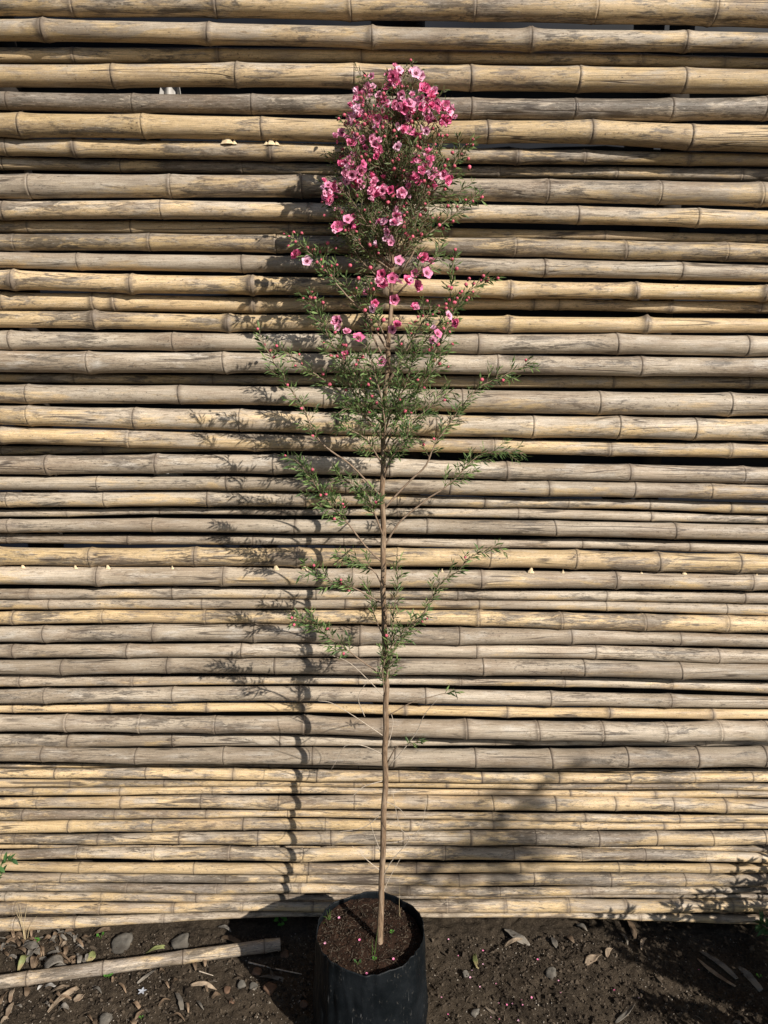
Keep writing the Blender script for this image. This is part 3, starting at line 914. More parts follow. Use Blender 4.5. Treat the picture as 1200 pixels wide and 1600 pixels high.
BR_ = [
 # lower and middle branches
 dict(ctrl=[(598,778),(545,724),(500,690),(471,632),(447,600),(425,560),(412,538),(406,522)], tip_dy=-.05, leaf_from=.42, twig=.045, gap=.020, buds=.25),
 dict(ctrl=[(599,690),(560,640),(515,600),(490,583),(460,560),(443,548)], tip_dy=-.03, leaf_from=.3, twig=.045, gap=.02, buds=.45),
 dict(ctrl=[(599,880),(572,855),(545,820),(520,793),(495,762),(478,735),(460,718)], tip_dy=-.04, leaf_from=.40, twig=.055, gap=.012, buds=.22, L=.022),
 dict(ctrl=[(599,840),(585,800),(572,770),(550,755),(528,745)], tip_dy=-.05, leaf_from=.3, twig=.05, gap=.013, buds=.2, L=.022),
 dict(ctrl=[(598,798),(635,757),(663,730),(680,694),(703,660),(726,629),(753,602),(783,589),(806,577),(837,566)], tip_dy=.02, leaf_from=.33, twig=.042, gap=.022, buds=.16, r0=.0022),
 dict(ctrl=[(600,855),(625,815),(668,780),(699,759),(726,732),(741,717),(768,706),(818,708)], tip_dy=.02, leaf_from=.48, twig=.05, gap=.02, buds=.12),
 dict(ctrl=[(602,1070),(608,1030),(640,985),(660,960),(677,930),(695,905),(715,893),(735,870),(760,861),(785,858)], tip_dy=.0, leaf_from=.2, twig=.04, gap=.026, buds=.14, r0=.002),
 dict(ctrl=[(601,1058),(575,1040),(535,1010),(515,998),(490,978),(460,970)], tip_dy=-.04, leaf_from=.38, twig=.045, gap=.017, buds=.3, r0=.0018, L=.023),
 dict(ctrl=[(600,945),(560,922),(530,910),(505,905),(490,895),(478,885)], tip_dy=-.02, leaf_from=.35, twig=.042, gap=.02, buds=.3, r0=.0017, L=.022),
 dict(ctrl=[(599,920),(585,893),(562,880),(540,874),(522,868)], tip_dy=-.01, leaf_from=.35, twig=.042, gap=.018, buds=.1, r0=.0016, L=.022),
 dict(ctrl=[(602,1085),(607,1040),(612,1000),(615,960),(622,915),(620,880)], tip_dy=-.02, leaf_from=.08, twig=.032, gap=.024, buds=.05, r0=.0017),
 dict(ctrl=[(602,1090),(598,1050),(606,1020),(632,985),(655,965),(668,955)], tip_dy=-.035, leaf_from=.25, twig=.04, gap=.02, buds=.08, r0=.0017),
 dict(ctrl=[(601,1000),(585,960),(578,930),(565,905)], tip_dy=.03, leaf_from=.3, twig=.03, gap=.035, buds=.1, r0=.0014),
 # middle crown
 dict(ctrl=[(599,668),(575,625),(555,585),(530,555),(513,525),(500,495),(485,470),(477,463)], tip_dy=-.03, leaf_from=.3, twig=.05, gap=.018, buds=.3),
 dict(ctrl=[(605,570),(585,530),(567,485),(547,455),(523,435),(510,415),(513,385)], tip_dy=.01, leaf_from=.25, twig=.045, gap=.018, buds=.3),
 dict(ctrl=[(606,548),(570,490),(535,455),(505,418),(480,392),(457,370)], tip_dy=-.03, leaf_from=.55, twig=.045, gap=.018, buds=.8),
 dict(ctrl=[(599,705),(622,655),(647,610),(667,580),(683,543),(700,510),(712,483),(727,460),(745,445),(763,435)], tip_dy=.0, leaf_from=.5, twig=.045, gap=.016, buds=.9),
 dict(ctrl=[(602,600),(640,560),(675,520),(700,480),(706,440),(710,395)], tip_dy=.03, leaf_from=.4, twig=.04, gap=.02, buds=.6),
 dict(ctrl=[(599,660),(565,630),(545,600),(538,575),(535,560)], tip_dy=-.06, leaf_from=.2, twig=.05, gap=.014, buds=.25),
 dict(ctrl=[(600,690),(580,660),(555,640),(535,640)], tip_dy=-.04, leaf_from=.3, twig=.045, gap=.014, buds=.15),
 dict(ctrl=[(600,680),(612,640),(632,605),(642,575),(650,545)], tip_dy=-.08, leaf_from=.15, twig=.055, gap=.012, buds=.2),
 dict(ctrl=[(600,700),(600,650),(590,600),(580,565),(572,540)], tip_dy=-.08, leaf_from=.15, twig=.055, gap=.012, buds=.15),
 dict(ctrl=[(599,720),(620,690),(650,655),(678,630),(705,612)], tip_dy=-.05, leaf_from=.2, twig=.05, gap=.014, buds=.12),
 dict(ctrl=[(599,690),(630,640),(660,600),(682,570),(690,545)], tip_dy=-.04, leaf_from=.2, twig=.05, gap=.012, buds=.2),
 dict(ctrl=[(600,730),(575,690),(548,672),(525,668)], tip_dy=-.07, leaf_from=.2, twig=.045, gap=.016, buds=.05),
 dict(ctrl=[(599,750),(612,715),(632,690),(640,665)], tip_dy=-.06, leaf_from=.2, twig=.045, gap=.016, buds=.05),
 dict(ctrl=[(604,600),(625,565),(645,530),(660,505),(675,480)], tip_dy=-.05, leaf_from=.2, twig=.05, gap=.014, buds=.35, bronze=.1),
 dict(ctrl=[(607,540),(590,500),(580,470),(575,440)], tip_dy=-.03, leaf_from=.2, twig=.04, gap=.02, buds=.3, bronze=.15),
 dict(ctrl=[(613,420),(590,395),(572,370),(565,345)], tip_dy=-.04, leaf_from=.2, twig=.045, gap=.015, buds=.5, bronze=.3),
 # right side of the crown
 dict(ctrl=[(613,400),(630,353),(653,327),(677,300),(700,273),(713,250),(722,232),(730,226)], tip_dy=-.02, leaf_from=.55, twig=.05, gap=.013, buds=.5, bronze=.3, r0=.0026),
 dict(ctrl=[(612,450),(640,405),(660,373),(690,350),(717,327),(740,312),(753,305)], tip_dy=.0, leaf_from=.35, twig=.045, gap=.016, buds=.2, bronze=.05),
 dict(ctrl=[(614,380),(650,335),(685,310),(715,303),(728,292)], tip_dy=.01, leaf_from=.5, twig=.04, gap=.016, buds=.2, bronze=.05),
 dict(ctrl=[(611,470),(650,430),(680,405),(690,385)], tip_dy=-.05, leaf_from=.35, twig=.045, gap=.02, buds=.3, bronze=.1),
 # tuft low on the stem
 dict(ctrl=[(605,1192),(620,1168),(640,1162),(657,1160)], tip_dy=-.03, leaf_from=.72, twig=.02, gap=.012, buds=0, r0=.0013),
 dict(ctrl=[(603,1120),(650,1095),(690,1085),(709,1080)], tip_dy=-.02, leaf_from=.88, twig=.02, gap=.012, buds=0, r0=.0011),
]
for i, b in enumerate(BR_): branch(seed=300 + i, **b)
TIPS = [(567,122,290),(547,180,330),(541,232,350),(518,238,390),(505,288,400),(520,322,420),(528,352,420),(590,142,280),(612,112,250),(632,106,240),(648,112,250),(664,140,280),(680,152,300),(698,180,320),(692,215,340),(682,245,360),(672,290,390),(655,250,350),(640,300,400),(598,300,390),(578,250,360),(560,215,340),(625,170,270),(600,200,300),(645,200,310),(575,170,310),(665,215,330),(560,290,380),(585,330,410),(650,330,420),(542,300,390),(610,250,330),(630,235,320)]
jr = random.Random(44)
TIPS += [(x + jr.uniform(-22, 22) + (612 - x) * .15, y + jr.uniform(5, 50), s + jr.uniform(0, 40)) for x, y, s in TIPS]
for i, (x, y, s) in enumerate(TIPS):
    rg = random.Random(900 + i)
    sx = trunk_px(s)
    mx, my = sx + (x - sx) * .62 + rg.uniform(-6, 6), s + (y - s) * .45
    branch([(sx, s), (mx, my), (x, y)], tip_dy=rg.choice((-.10, -.07, -.05, -.03, -.0, .02)), leaf_from=.22, twig=.042, gap=.016, L=.0160, bronze=.45, r0=.0015, seed=700 + i, step=.0036, buds=.28)

# dead twigs on the lower stem
DEAD = [
 [(600,1088),(575,1062),(545,1035),(513,1022)], [(599,1150),(577,1135),(547,1115),(517,1098),(497,1095)],
 [(601,1180),(567,1165),(540,1165),(527,1187),(517,1203)], [(598,1220),(567,1230),(543,1253)],
 [(595,1273),(567,1293),(527,1300)], [(594,1330),(582,1297),(577,1280)],
 [(605,1170),(614,1130),(608,1107)], [(606,1200),(647,1150),(663,1117),(683,1093)],
 [(600,1318),(630,1313),(657,1293),(667,1247)], [(597,1372),(612,1345),(640,1310),(625,1293),(614,1240)],
 [(598,1250),(622,1262),(634,1275)], [(594,1360),(575,1345),(560,1330),(550,1322)],
 [(597,1400),(607,1375),(628,1337)], [(570,1120),(560,1090),(575,1062)],
]
for i, d in enumerate(DEAD):
    y0 = trunk_y(d[0][1])
    rg = random.Random(50 + i); dy = rg.uniform(-.06, .02)
    P = [at(x, y, min(-.09, y0 + dy * k / (len(d) - 1))) for k, (x, y) in enumerate(d)]
    pts = cat_pts(P, 14)
    mb = MB(); mb.tube(pts, [.0012 - .0007 * k / 14 for k in range(15)], 5)
    place(mb.build('dead_twig', M['deadtwig']), shrub)

# ---- flowers
def flower_mesh(seed):
    rng = random.Random(seed)
    mb = MB()
    def petal(ang, r_in, r_out, wd, cup, lift):
        ca, sa = math.cos(ang), math.sin(ang)
        rows = []
        for j in range(5):
            t = j / 4
            rr = r_in + (r_out - r_in) * t
            tt = .12 + .84 * t
            ww = wd * math.sqrt(1 - (2 * tt - 1) ** 2)
            row = []
            for i in range(5):
                s = (i / 4 - .5) * 2
                x = rr - abs(s) ** 2 * .10 * r_out * t
                y = s * ww
                z = lift + cup * (t ** 1.5) * r_out + .10 * r_out * s * s + rng.uniform(-.05, .05) * r_out * t
                row.append(mb.vert((x * ca - y * sa, x * sa + y * ca, z), rim=min(1, t ** 1.4 * (1 + .2 * rng.random()))))
            rows.append(row)
        for j in range(4):
            for i in range(4):
                mb.face((rows[j][i], rows[j][i+1], rows[j+1][i+1], rows[j+1][i]))
    ph = rng.uniform(0, 6)
    for k in range(5): petal(ph + k * 1.2566 + rng.uniform(-.1, .1), .0018, .0128 * rng.uniform(.9, 1.08), .0066, rng.uniform(.1, .4), 0)
    if seed % 3 == 1:
        for k in range(8): petal(ph + .3 + k * .785 + rng.uniform(-.2, .2), .0012, .0068 * rng.uniform(.7, 1.2), .0036, rng.uniform(.7, 1.2), .0010)
    if seed % 3:
        for k in range(5): petal(ph + .63 + k * 1.2566 + rng.uniform(-.2, .2), .0015, .0085 * rng.uniform(.8, 1.1), .0045, rng.uniform(.5, .9), .0006)
    ce = MB()
    c = ce.vert((0, 0, .0012)); prev = []
    for r, z in ((.0018, .0015), (.0032, .0022), (.0036, .0004)):
        ring = [ce.vert((r * math.cos(a * .5236), r * math.sin(a * .5236), z)) for a in range(12)]
        if prev:
            for a in range(12): ce.face((prev[a], ring[a], ring[(a+1) % 12], prev[(a+1) % 12]))
        else:
            for a in range(12): ce.face((c, ring[a], ring[(a+1) % 12]))
        prev = ring
    for k in range(14):
        a = k * .449 + rng.uniform(-.1, .1)
        p = Vector((math.cos(a) * .0042, math.sin(a) * .0042, .002))
        q = p + Vector((math.cos(a) * .0008, math.sin(a) * .0008, .0030))
        ce.tube([p, q], [.00022, .0004], 4, m=0)
    return mb, ce
protos = []
for s in range(6):
    pm, cm = flower_mesh(s)
    a = pm.build('flower', M['petal']); b = cm.build('flower_centre', M['eye'])
    b.parent = a
    protos.append((a, b))

def crop(bx, by, pts): return [(bx + x / 3, by + y / 3) for x, y in pts]
FL = crop(400, 80, [(670,90),(650,140),(635,165),(750,105),(525,172),(490,215),(575,210),(790,178),(820,220),(685,205),(720,250),(780,260),(470,270),(495,295),(570,320),(445,310),(455,340),(885,255),(905,285),(885,325),(810,320),(700,360),(720,375),(795,372),(405,385),(495,415),(445,430),(550,440),(575,460),(480,455),(660,450),(745,500),(440,525),(495,560),(450,580),(480,620),(545,590),(540,660),(340,630),(390,645),(340,680),(775,560),(770,530),(740,590),(805,610),(825,570),(895,605),(600,635),(680,665),(655,760),(660,790),(600,800),(445,825),(380,825),(430,790),(620,885),(710,590),(690,300),(690,270),(740,245),(510,195),(480,240),(590,340),(545,340),(770,115),(835,250),(800,290),(600,230),(800,500),(560,670),(420,520),(645,120)])
FL += crop(400, 330, [(240,235),(190,205),(785,220),(820,235),(670,232),(800,290),(755,350),(710,325),(640,315),(590,340),(745,290),(520,380),(555,430),(550,455),(650,415),(745,445),(380,515),(385,545),(425,565),(480,595),(640,555),(660,530),(900,490),(830,605),(850,575),(590,705),(420,675),(590,295)])
cam_p = Vector((0, CAM_Y, CAM_Z))
for i, (x, y) in enumerate(FL[:100]):
    rg = random.Random(2000 + i)
    yy = trunk_y(y) + (rg.uniform(-.115, -.03) if y < 360 else rg.uniform(-.07, -.02))
    p = at(x, y, yy)
    a, b = protos[rg.randrange(6)] if i >= 6 else protos[i]
    if i >= 6:
        o = a.copy(); C.collection.objects.link(o)
        e = b.copy(); C.collection.objects.link(e); e.parent = o
    else: o = a
    side = Vector(((x - trunk_px(y)) / 100, 0, 0))
    nrm = (cam_p - p).normalized() * rg.uniform(.5, 1.1) + to_sun * rg.uniform(0, .7) + side * .6 + Vector((rg.uniform(-.6, .6), rg.uniform(-.4, .2), rg.uniform(-.4, .7)))
    o.parent = shrub
    o.matrix_parent_inverse = Matrix.Translation(shrub.location).inverted()
    o.rotation_euler = nrm.to_track_quat('Z', 'Y').to_euler()
    o.location = p
    s = rg.uniform(.72, 1.12)
    o.scale = (s, s, s * 1.1)

# smaller half-open blossoms beyond the hundred that show largest
rg = random.Random(4321)
mbx = MB()
for q in range(310):
    bx_, by_ = FL[rg.randrange(72)] if rg.random() < .86 else FL[rg.randrange(100)]
    x, y = bx_ + rg.gauss(0, 7.5), by_ + rg.gauss(0, 7.5)
    p = at(x, y, trunk_y(y) + rg.uniform(-.12, -.02))
    pm, cm = flower_mesh(rg.randrange(6))
    nrm = (cam_p - p).normalized() * rg.uniform(.1, .8) + to_sun * rg.uniform(0, .7) + Vector((rg.uniform(-1, 1), rg.uniform(-.6, .4), rg.uniform(-.5, .9)))
    mt = nrm.to_track_quat('Z', 'Y').to_matrix()
    sc = rg.uniform(.5, .95); sq_ = rg.uniform(.6, 1.0)
    tone = rg.random()
    for src, mi in ((pm, 0), (cm, 1)):
        base = len(mbx.v)
        for j, v in enumerate(src.v):
            mbx.vert(p + mt @ Vector((v[0] * sc * sq_, v[1] * sc * sq_, v[2] * sc * 1.3)), tone=tone, rim=src.a['rim'].get(j, 0) if 'rim' in src.a else 0)
        for f in src.f: mbx.face([base + k for k in f], mi)
o = place(mbx.build('small_flowers', [M['petal'], M['eye']]), shrub); o['kind'] = 'stuff'

# ---- buds
def bud_mesh(mb, p=Vector((0, 0, 0)), s=1.0, d=Vector((0, 0, 1))):
    q = d.to_track_quat('Z', 'Y').to_matrix()
    prof = ((0.0006, -.0062, 1), (.0022, -.0045, 1), (.0027, -.0024, 1), (.0034, -.0008, 0), (.0037, .0012, 0), (.0028, .0032, 0), (.0010, .0042, 0))
    rings = []
    for r, z, m in prof:
        rings.append(([mb.vert(p + q @ Vector((r * math.cos(k * 1.0472), r * math.sin(k * 1.0472), z)) * s, var=.5, bronze=.4) for k in range(6)], m))
    for j in range(len(prof) - 1):
        for k in range(6):
            e = (k + 1) % 6
            mb.face((rings[j][0][k], rings[j][0][e], rings[j+1][0][e], rings[j+1][0][k]), rings[j + 1][1])
    mb.face(rings[-1][0], 0)
mb = MB(); bud_mesh(mb)
bud0 = mb.build('flower_bud', [M['bud'], M['leaf']])
rng = random.Random(77)
extra = crop(400, 80, [(510,115),(990,440),(995,505),(1000,545),(1060,685),(710,865),(735,870),(860,815),(490,765),(690,823),(640,680),(665,630),(750,650),(620,710),(655,710),(690,730),(595,475),(680,480),(720,445),(755,430),(610,400),(640,400),(405,520),(320,770)])
extra += crop(400, 330, [(178,100),(215,103),(155,120),(152,165),(240,170),(335,150),(310,260),(440,255),(535,265),(480,315),(490,15),(695,75),(575,195),(935,180),(920,225),(940,270),(1088,320),(1055,325),(998,318),(985,345),(915,360),(890,435),(930,428),(222,410),(255,405),(597,510),(720,530),(750,520),(780,490),(855,445),(890,455),(500,685),(420,630),(470,720),(860,715),(315,765),(85,685),(40,625),(70,655),(345,812),(215,715),(1058,790),(510,465)])
for x, y in extra:
    bud_spots.insert(0, (at(x, y, trunk_y(y) - .045), rng.uniform(.85, 1.25)))
rest = MB()
for i, (p, s) in enumerate(bud_spots):
    d = Vector((rng.uniform(-1, 1), rng.uniform(-1, .2), rng.uniform(-.2, 1)))
    if i < 100:
        o = bud0 if i == 0 else bud0.copy()
        if i: C.collection.objects.link(o)
        o.parent = shrub
        o.matrix_parent_inverse = Matrix.Translation(shrub.location).inverted()
        o.location = p; o.scale = (s, s, s)
        o.rotation_euler = d.to_track_quat('Z', 'Y').to_euler()
    else:
        bud_mesh(rest, p, s, d)
if rest.v:
    o = place(rest.build('small_flower_buds', [M['bud'], M['leaf']]), shrub); o['kind'] = 'stuff'
print('buds', len(bud_spots))

# ------------------------------------------------------------------ loose pole on the soil
def loose_pole():
    rng = random.Random(8)
    A, B = atz(-160, 1556, .022), atz(438, 1475, .022)
    L = (B - A).length
    d = (B - A).normalized()
    js = [(atz(px, py, .022) - A).length for px, py in ((-105,1549), (42,1530), (162,1510), (286,1493), (413,1478))]
    js = [(j) for j in js]
    r = .0172
    xs = sorted(set([round(j + o / 1000, 5) for j in js for o in OFFS] + [round(float(g), 5) for g in np.arange(0, L, .03)] + [L]))
    xs = [x for x in xs if 0 <= x <= L]
    mb = MB(); rings = []; n = 20
    for x in xs:
        k = min(range(len(js)), key=lambda q: abs(js[q] - x)); dd = x - js[k]; ad = abs(dd)
        sw = .07 * math.exp(-(ad / .016) ** 2) + .05 * math.exp(-((dd - .004) / .004) ** 2) - .06 * math.exp(-(dd / .0016) ** 2)
        rings.append([mb.vert((x, r * (1 + sw) * math.cos(2*math.pi*q/n), r * (1 + sw) * math.sin(2*math.pi*q/n)), line=math.exp(-(dd / .0017) ** 2) * .8, band=.7 * math.exp(-(ad / .008) ** 2)) for q in range(n)])
    for i in range(len(rings) - 1):
        for q in range(n):
            mb.face((rings[i][q], rings[i][(q+1) % n], rings[i+1][(q+1) % n], rings[i+1][q]))
    inn = [mb.vert((L, r * .7 * math.cos(2*math.pi*q/n), r * .7 * math.sin(2*math.pi*q/n)), line=0, band=.3) for q in range(n)]
    dp = [mb.vert((L - .03, r * .7 * math.cos(2*math.pi*q/n), r * .7 * math.sin(2*math.pi*q/n)), line=0, band=1) for q in range(n)]
    for q in range(n):
        e = (q + 1) % n
        mb.face((rings[-1][q], rings[-1][e], inn[e], inn[q])); mb.face((inn[q], inn[e], dp[e], dp[q]))
    mb.face(dp); mb.face(rings[0][::-1])
    o = mb.build('bamboo_pole', M['bamboo'])
    o.location = A
    o.rotation_euler = d.to_track_quat('X', 'Z').to_euler()
    o.color = (.34, 1.0, .15, 1)
    tag(o, 'loose short bamboo pole lying on the soil left of the grow bag', 'pole')
loose_pole()

# ------------------------------------------------------------------ stones
def stone(px, py, wpx, hpx, mat, label, seed, group=None, name='stone', flat=.5):
    rng = random.Random(seed)
    p = atz(px, py, .01)
    r = wpx * 1.75e-3 / 2
    p.z = ground_z(p.x, p.y)
    mb = MB()
    n, m = 14, 8
    rings = []
    sh = Vector((rng.uniform(0, 40), rng.uniform(0, 40), 0))
    ry = max(.6, min(1.4, hpx / wpx * 1.3))
    for j in range(m + 1):
        th = math.pi * j / m
        row = []
        for i in range(n):
            a = 2 * math.pi * i / n
            v = Vector((math.sin(th) * math.cos(a), math.sin(th) * math.sin(a), math.cos(th)))
            k = 1 + .35 * mnoise.noise(v * 1.1 + sh) + .16 * mnoise.noise(v * 3 + sh)
            q = Vector((max(-.8, min(.8, v.x)) / .8, max(-.8, min(.8, v.y)) / .8, max(-.6, min(.6, v.z)) / .6))
            row.append(mb.vert((q.x * r * k, q.y * r * ry * k, q.z * r * flat * k)))
        rings.append(row)
    for j in range(m):
        for i in range(n):
            e = (i + 1) % n
            mb.face((rings[j][i], rings[j+1][i], rings[j+1][e], rings[j][e]))
    o = mb.build(name, mat)
    o.location = p + Vector((0, 0, r * flat * .45))
    o.rotation_euler = (rng.uniform(-.15, .35), rng.uniform(-.2, .2), rng.uniform(-.5, .5))
    tag(o, label, 'stone', group)
stone(190,1472,32,26, M['stone'], 'large flat grey stone between the fence and the loose pole', 1, flat=.3)
stone(281,1470,27,22, M['stone'], 'rounded pale grey stone leaning behind the loose pole', 2, flat=.45)
stone(165,1590,17,16, M['stone'], 'small grey stone at the lower left on bare soil', 3)
stone(861,1518,15,15, M['stone'], 'pale grey angular stone on the soil right of the bag', 4)
stone(728,1519,9,9, M['stone'], 'small dull grey pebble just right of the bag, the upper one', 5)
stone(742,1581,10,12, M['stone'], 'small dull grey pebble low down right of the bag', 6)
stone(445,1488,13,12, M['brownstone'], 'orange brown pebble beside the cut end of the loose pole', 7)
stone(421,1543,17,13, M['brownstone'], 'tan pebble in the bag shadow, largest of that cluster', 8)
for i, (x, y, s) in enumerate(((396,1538,11),(355,1541,10),(362,1558,8),(378,1536,11),(401,1515,13),(475,1566,11))):
    stone(x, y, s, s * .8, M['brownstone'] if i % 3 else M['stone'], 'small pebble lying in the shade on the soil left of the bag', 20 + i, 'pebbles in the shade left of the bag', 'pebble')

# ------------------------------------------------------------------ grit and debris (uncountable)
rng = random.Random(3)
mb = MB()
for _ in range(30000):
    x, y = rng.uniform(-1.1, 1.1), rng.uniform(-.72, -.03)
    dens = .45 + .9 * mnoise.noise(Vector((x * 3.5, y * 3.5, 4)))
    if rng.random() > dens + .35: continue
    if (x - BX) ** 2 + (y - BY) ** 2 < .15 ** 2: continue
    s = .0013 + .0062 * rng.random() ** 3.4
    if rng.random() < .012: s *= 2.0
    v = rng.random() ** 1.5 * .85
    if rng.random() < .13: v = rng.uniform(.88, 1); s = min(s, .0026)
    clod(mb, Vector((x, y, ground_z(x, y) + s * .35)), s, rng, v)
tag(mb.build('soil_grit', M['grit'], None, False), kind='stuff')
mb = MB()
for _ in range(900):
    x, y = rng.uniform(-1.05, 1.05), rng.uniform(-.7, -.05)
    if rng.random() > (.95 if x < -.3 else .35): continue
    if (x - BX) ** 2 + (y - BY) ** 2 < .155 ** 2: continue
    th = rng.uniform(0, 6.28); L = rng.uniform(.006, .03)
    p = Vector((x, y, ground_z(x, y) + .003)); d = Vector((math.cos(th), math.sin(th), rng.uniform(-.05, .2)))
    if rng.random() < .5:
        mb.tube([p, p + d * L * .5 + Vector((0, 0, .002)), p + d * L], [.0007, .0006, .0003], 4, var=rng.uniform(.35, .95))
    else:
        mb.leaf(p, d, Vector((rng.uniform(-.5, .5), rng.uniform(-.5, .5), 1)), L, L * rng.uniform(.2, .4), var=rng.uniform(.25, .9), seg=3, curl=rng.uniform(-.3, .3))
tag(mb.build('plant_debris', M['grit'], None, False), kind='stuff')

# ------------------------------------------------------------------ leaves on the soil
def ground_leaf(a, b, wid, mat, label, group=None, seed=0, name='dry_leaf', curl=.15, wave=.1, up=.006):
    """leaf blade lying between two photo points"""
    rng = random.Random(seed)
    A, B = atz(*a, .012), atz(*b, .012)
    for p in (A, B): p.z = ground_z(p.x, p.y) + .004
    d = B - A
    L = d.length
    t = d.normalized(); s = t.cross(Vector((0, 0, 1))).normalized()
    W = wid * 1.8e-3
    mb = MB()
    n, m = 12, 6
    bend = rng.uniform(-.12, .12) * L
    tw0, tw1 = rng.uniform(-.7, .7), rng.uniform(-.7, .7)
    rows = []
    mid = (A + B) / 2
    cut = rng.choice((1, 1, .8, .65))
    for i in range(n + 1):
        u = i / n
        ww = W * .5 * (math.sin(math.pi * min(1, u * cut * .93 + .05)) ** .75 * (1.05 - .35 * u)) + .0004
        c = A + d * u + s * (bend * math.sin(math.pi * u)) + Vector((0, 0, up * math.sin(math.pi * u) + .35 * curl * L * max(0, u - .6) ** 2 * 2))
        tw = tw0 + (tw1 - tw0) * u
        row = []
        for j in range(m + 1):
            v = (j / m - .5) * 2
            wj = ww * (1 + .35 * mnoise.noise(Vector((u * 7, v * 1.5, seed * 3.1))))
            off = s * math.cos(tw) * v * wj + Vector((0, 0, 1)) * (math.sin(tw) * v * ww + curl * ww * v * v + wave * ww * math.sin(u * 9 + v * 2 + seed))
            q = c + off
            q.z = max(q.z, ground_z(q.x, q.y) + .0012)
            row.append(mb.vert(q - mid))
        rows.append(row)
    for i in range(n):
        for j in range(m):
            mb.face((rows[i][j], rows[i][j+1], rows[i+1][j+1], rows[i+1][j]))
    o = mb.build(name, mat)
    o.location = mid
    md = o.modifiers.new('thickness', 'SOLIDIFY'); md.thickness = .0006
    tag(o, label, 'leaf', group)
    return o
dl, gl, pl, gn = M['dryleaf'], M['greyleaf'], M['paleleaf'], M['greenleaf']
LV = [
 ((74,1579),(122,1541),11, pl, 'long tan dry leaf lying aslant below the loose pole'),
 ((81,1545),(108,1536),9, pl, 'short pale broken leaf just under the loose pole'),
 ((115,1561),(134,1549),12, pl, 'oval tan dry leaf at the lower left, beside the long tan one'),
 ((69,1535),(86,1539),8, M['scrap'], 'whitish leaf scrap tucked under the loose pole'),
 ((10,1586),(21,1563),8, pl, 'pinkish curled leaf at the far lower left'),
 ((15,1562),(20,1540),8, pl, None), ((0,1596),(13,1587),6, pl, None), ((0,1562),(10,1546),9, dl, None), ((26,1566),(34,1570),8, gl, None),
 ((40,1552),(44,1536),11, dl, None), ((58,1543),(66,1534),4, M['scrap'], None),
 ((8,1458),(29,1472),11, dl, 'brown leaf resting against the lowest pole at the far left'),
 ((89,1453),(120,1463),12, gl, 'grey folded leaf just under the lowest fence pole'),
 ((82,1467),(90,1453),8, gl, None), ((95,1474),(104,1467),6, pl, None), ((145,1457),(172,1448),8, dl, None),
 ((227,1486),(258,1476),10, gn, 'yellow green fallen leaf behind the loose pole near the rounded stone'),
 ((137,1501),(146,1482),13, gn, 'small leaf half green half brown standing behind the loose pole'),
 ((214,1533),(243,1509),6, gl, None), ((297,1536),(338,1541),8, pl, 'pinkish beige narrow leaf on the soil midway to the bag'),
 ((274,1546),(284,1572),8, gl, None), ((345,1457),(374,1469),12, dl, None), ((340,1442),(361,1451),7, gl, None), ((405,1523),(443,1529),7, gl, 'blue grey narrow leaf in the bag shadow under a twig'),
 ((788,1444),(828,1473),17, gl, 'broad dark grey leaf on the soil right of the bag'),
 ((789,1476),(818,1465),7, pl, 'pale rolled leaf lying across the broad grey one'),
 ((742,1482),(747,1508),8, gn, 'single green leaf lying on bare soil right of the bag'),
 ((900,1440),(918,1452),9, gl, None), ((915,1504),(940,1489),14, pl, 'pale crumpled leaf fragment right of the grey angular stone'),
 ((969,1457),(981,1476),8, gl, None), ((1002,1482),(1010,1461),6, pl, 'thin pale curled leaf below the right part of the fence'), ((948,1493),(957,1480),9, pl, None),
 ((1093,1480),(1152,1527),13, gl, 'long grey bamboo sheath at the right, the upper of two'),
 ((1090,1492),(1150,1537),8, pl, 'long pale narrow sheath at the right, just below the upper sheath'),
 ((1154,1506),(1190,1545),12, gl, 'dull grey curved leaf in deep shade at the right edge'),
 ((962,1591),(992,1566),8, gl, 'curved grey leaf at the bottom right'),
 ((982,1436),(993,1464),14, dl, 'brown sheath stub standing at the foot of the fence'),
 ((1145,1595),(1160,1598),9, gl, None), ((870,1478),(862,1462),9, gl, None), ((885,1460),(898,1470),7, dl, None),
]
for i, (a, b, wd, mt, lb) in enumerate(LV):
    left = a[0] < 480
    ground_leaf(a, b, wd, mt, lb or ('small withered leaf on the soil to the left of the bag' if left else 'small withered leaf on the soil to the right of the bag'),
                None if lb else ('withered leaves left of the bag' if left else 'withered leaves right of the bag'), 60 + i)
rng = random.Random(21)
for i in range(92):
    x, y = rng.uniform(-5, 135), rng.uniform(1452, 1512)
    if i > 70: x, y = rng.uniform(120, 340), rng.uniform(1500, 1590)
    if 1475 < y < 1545 and y > 1490 - 0 and x < 100 and i % 2: y = rng.uniform(1548, 1580)
    th = rng.uniform(0, 6.28); L = rng.uniform(10, 28)
    ground_leaf((x, y), (x + L * math.cos(th), y + L * .7 * math.sin(th)), rng.uniform(3, 8), rng.choice((dl, dl, dl, dl, gl, gl)), 'small withered leaf on the soil to the left of the bag', 'withered leaves left of the bag', 200 + i, curl=rng.uniform(.1, .7), up=rng.uniform(.004, .015))

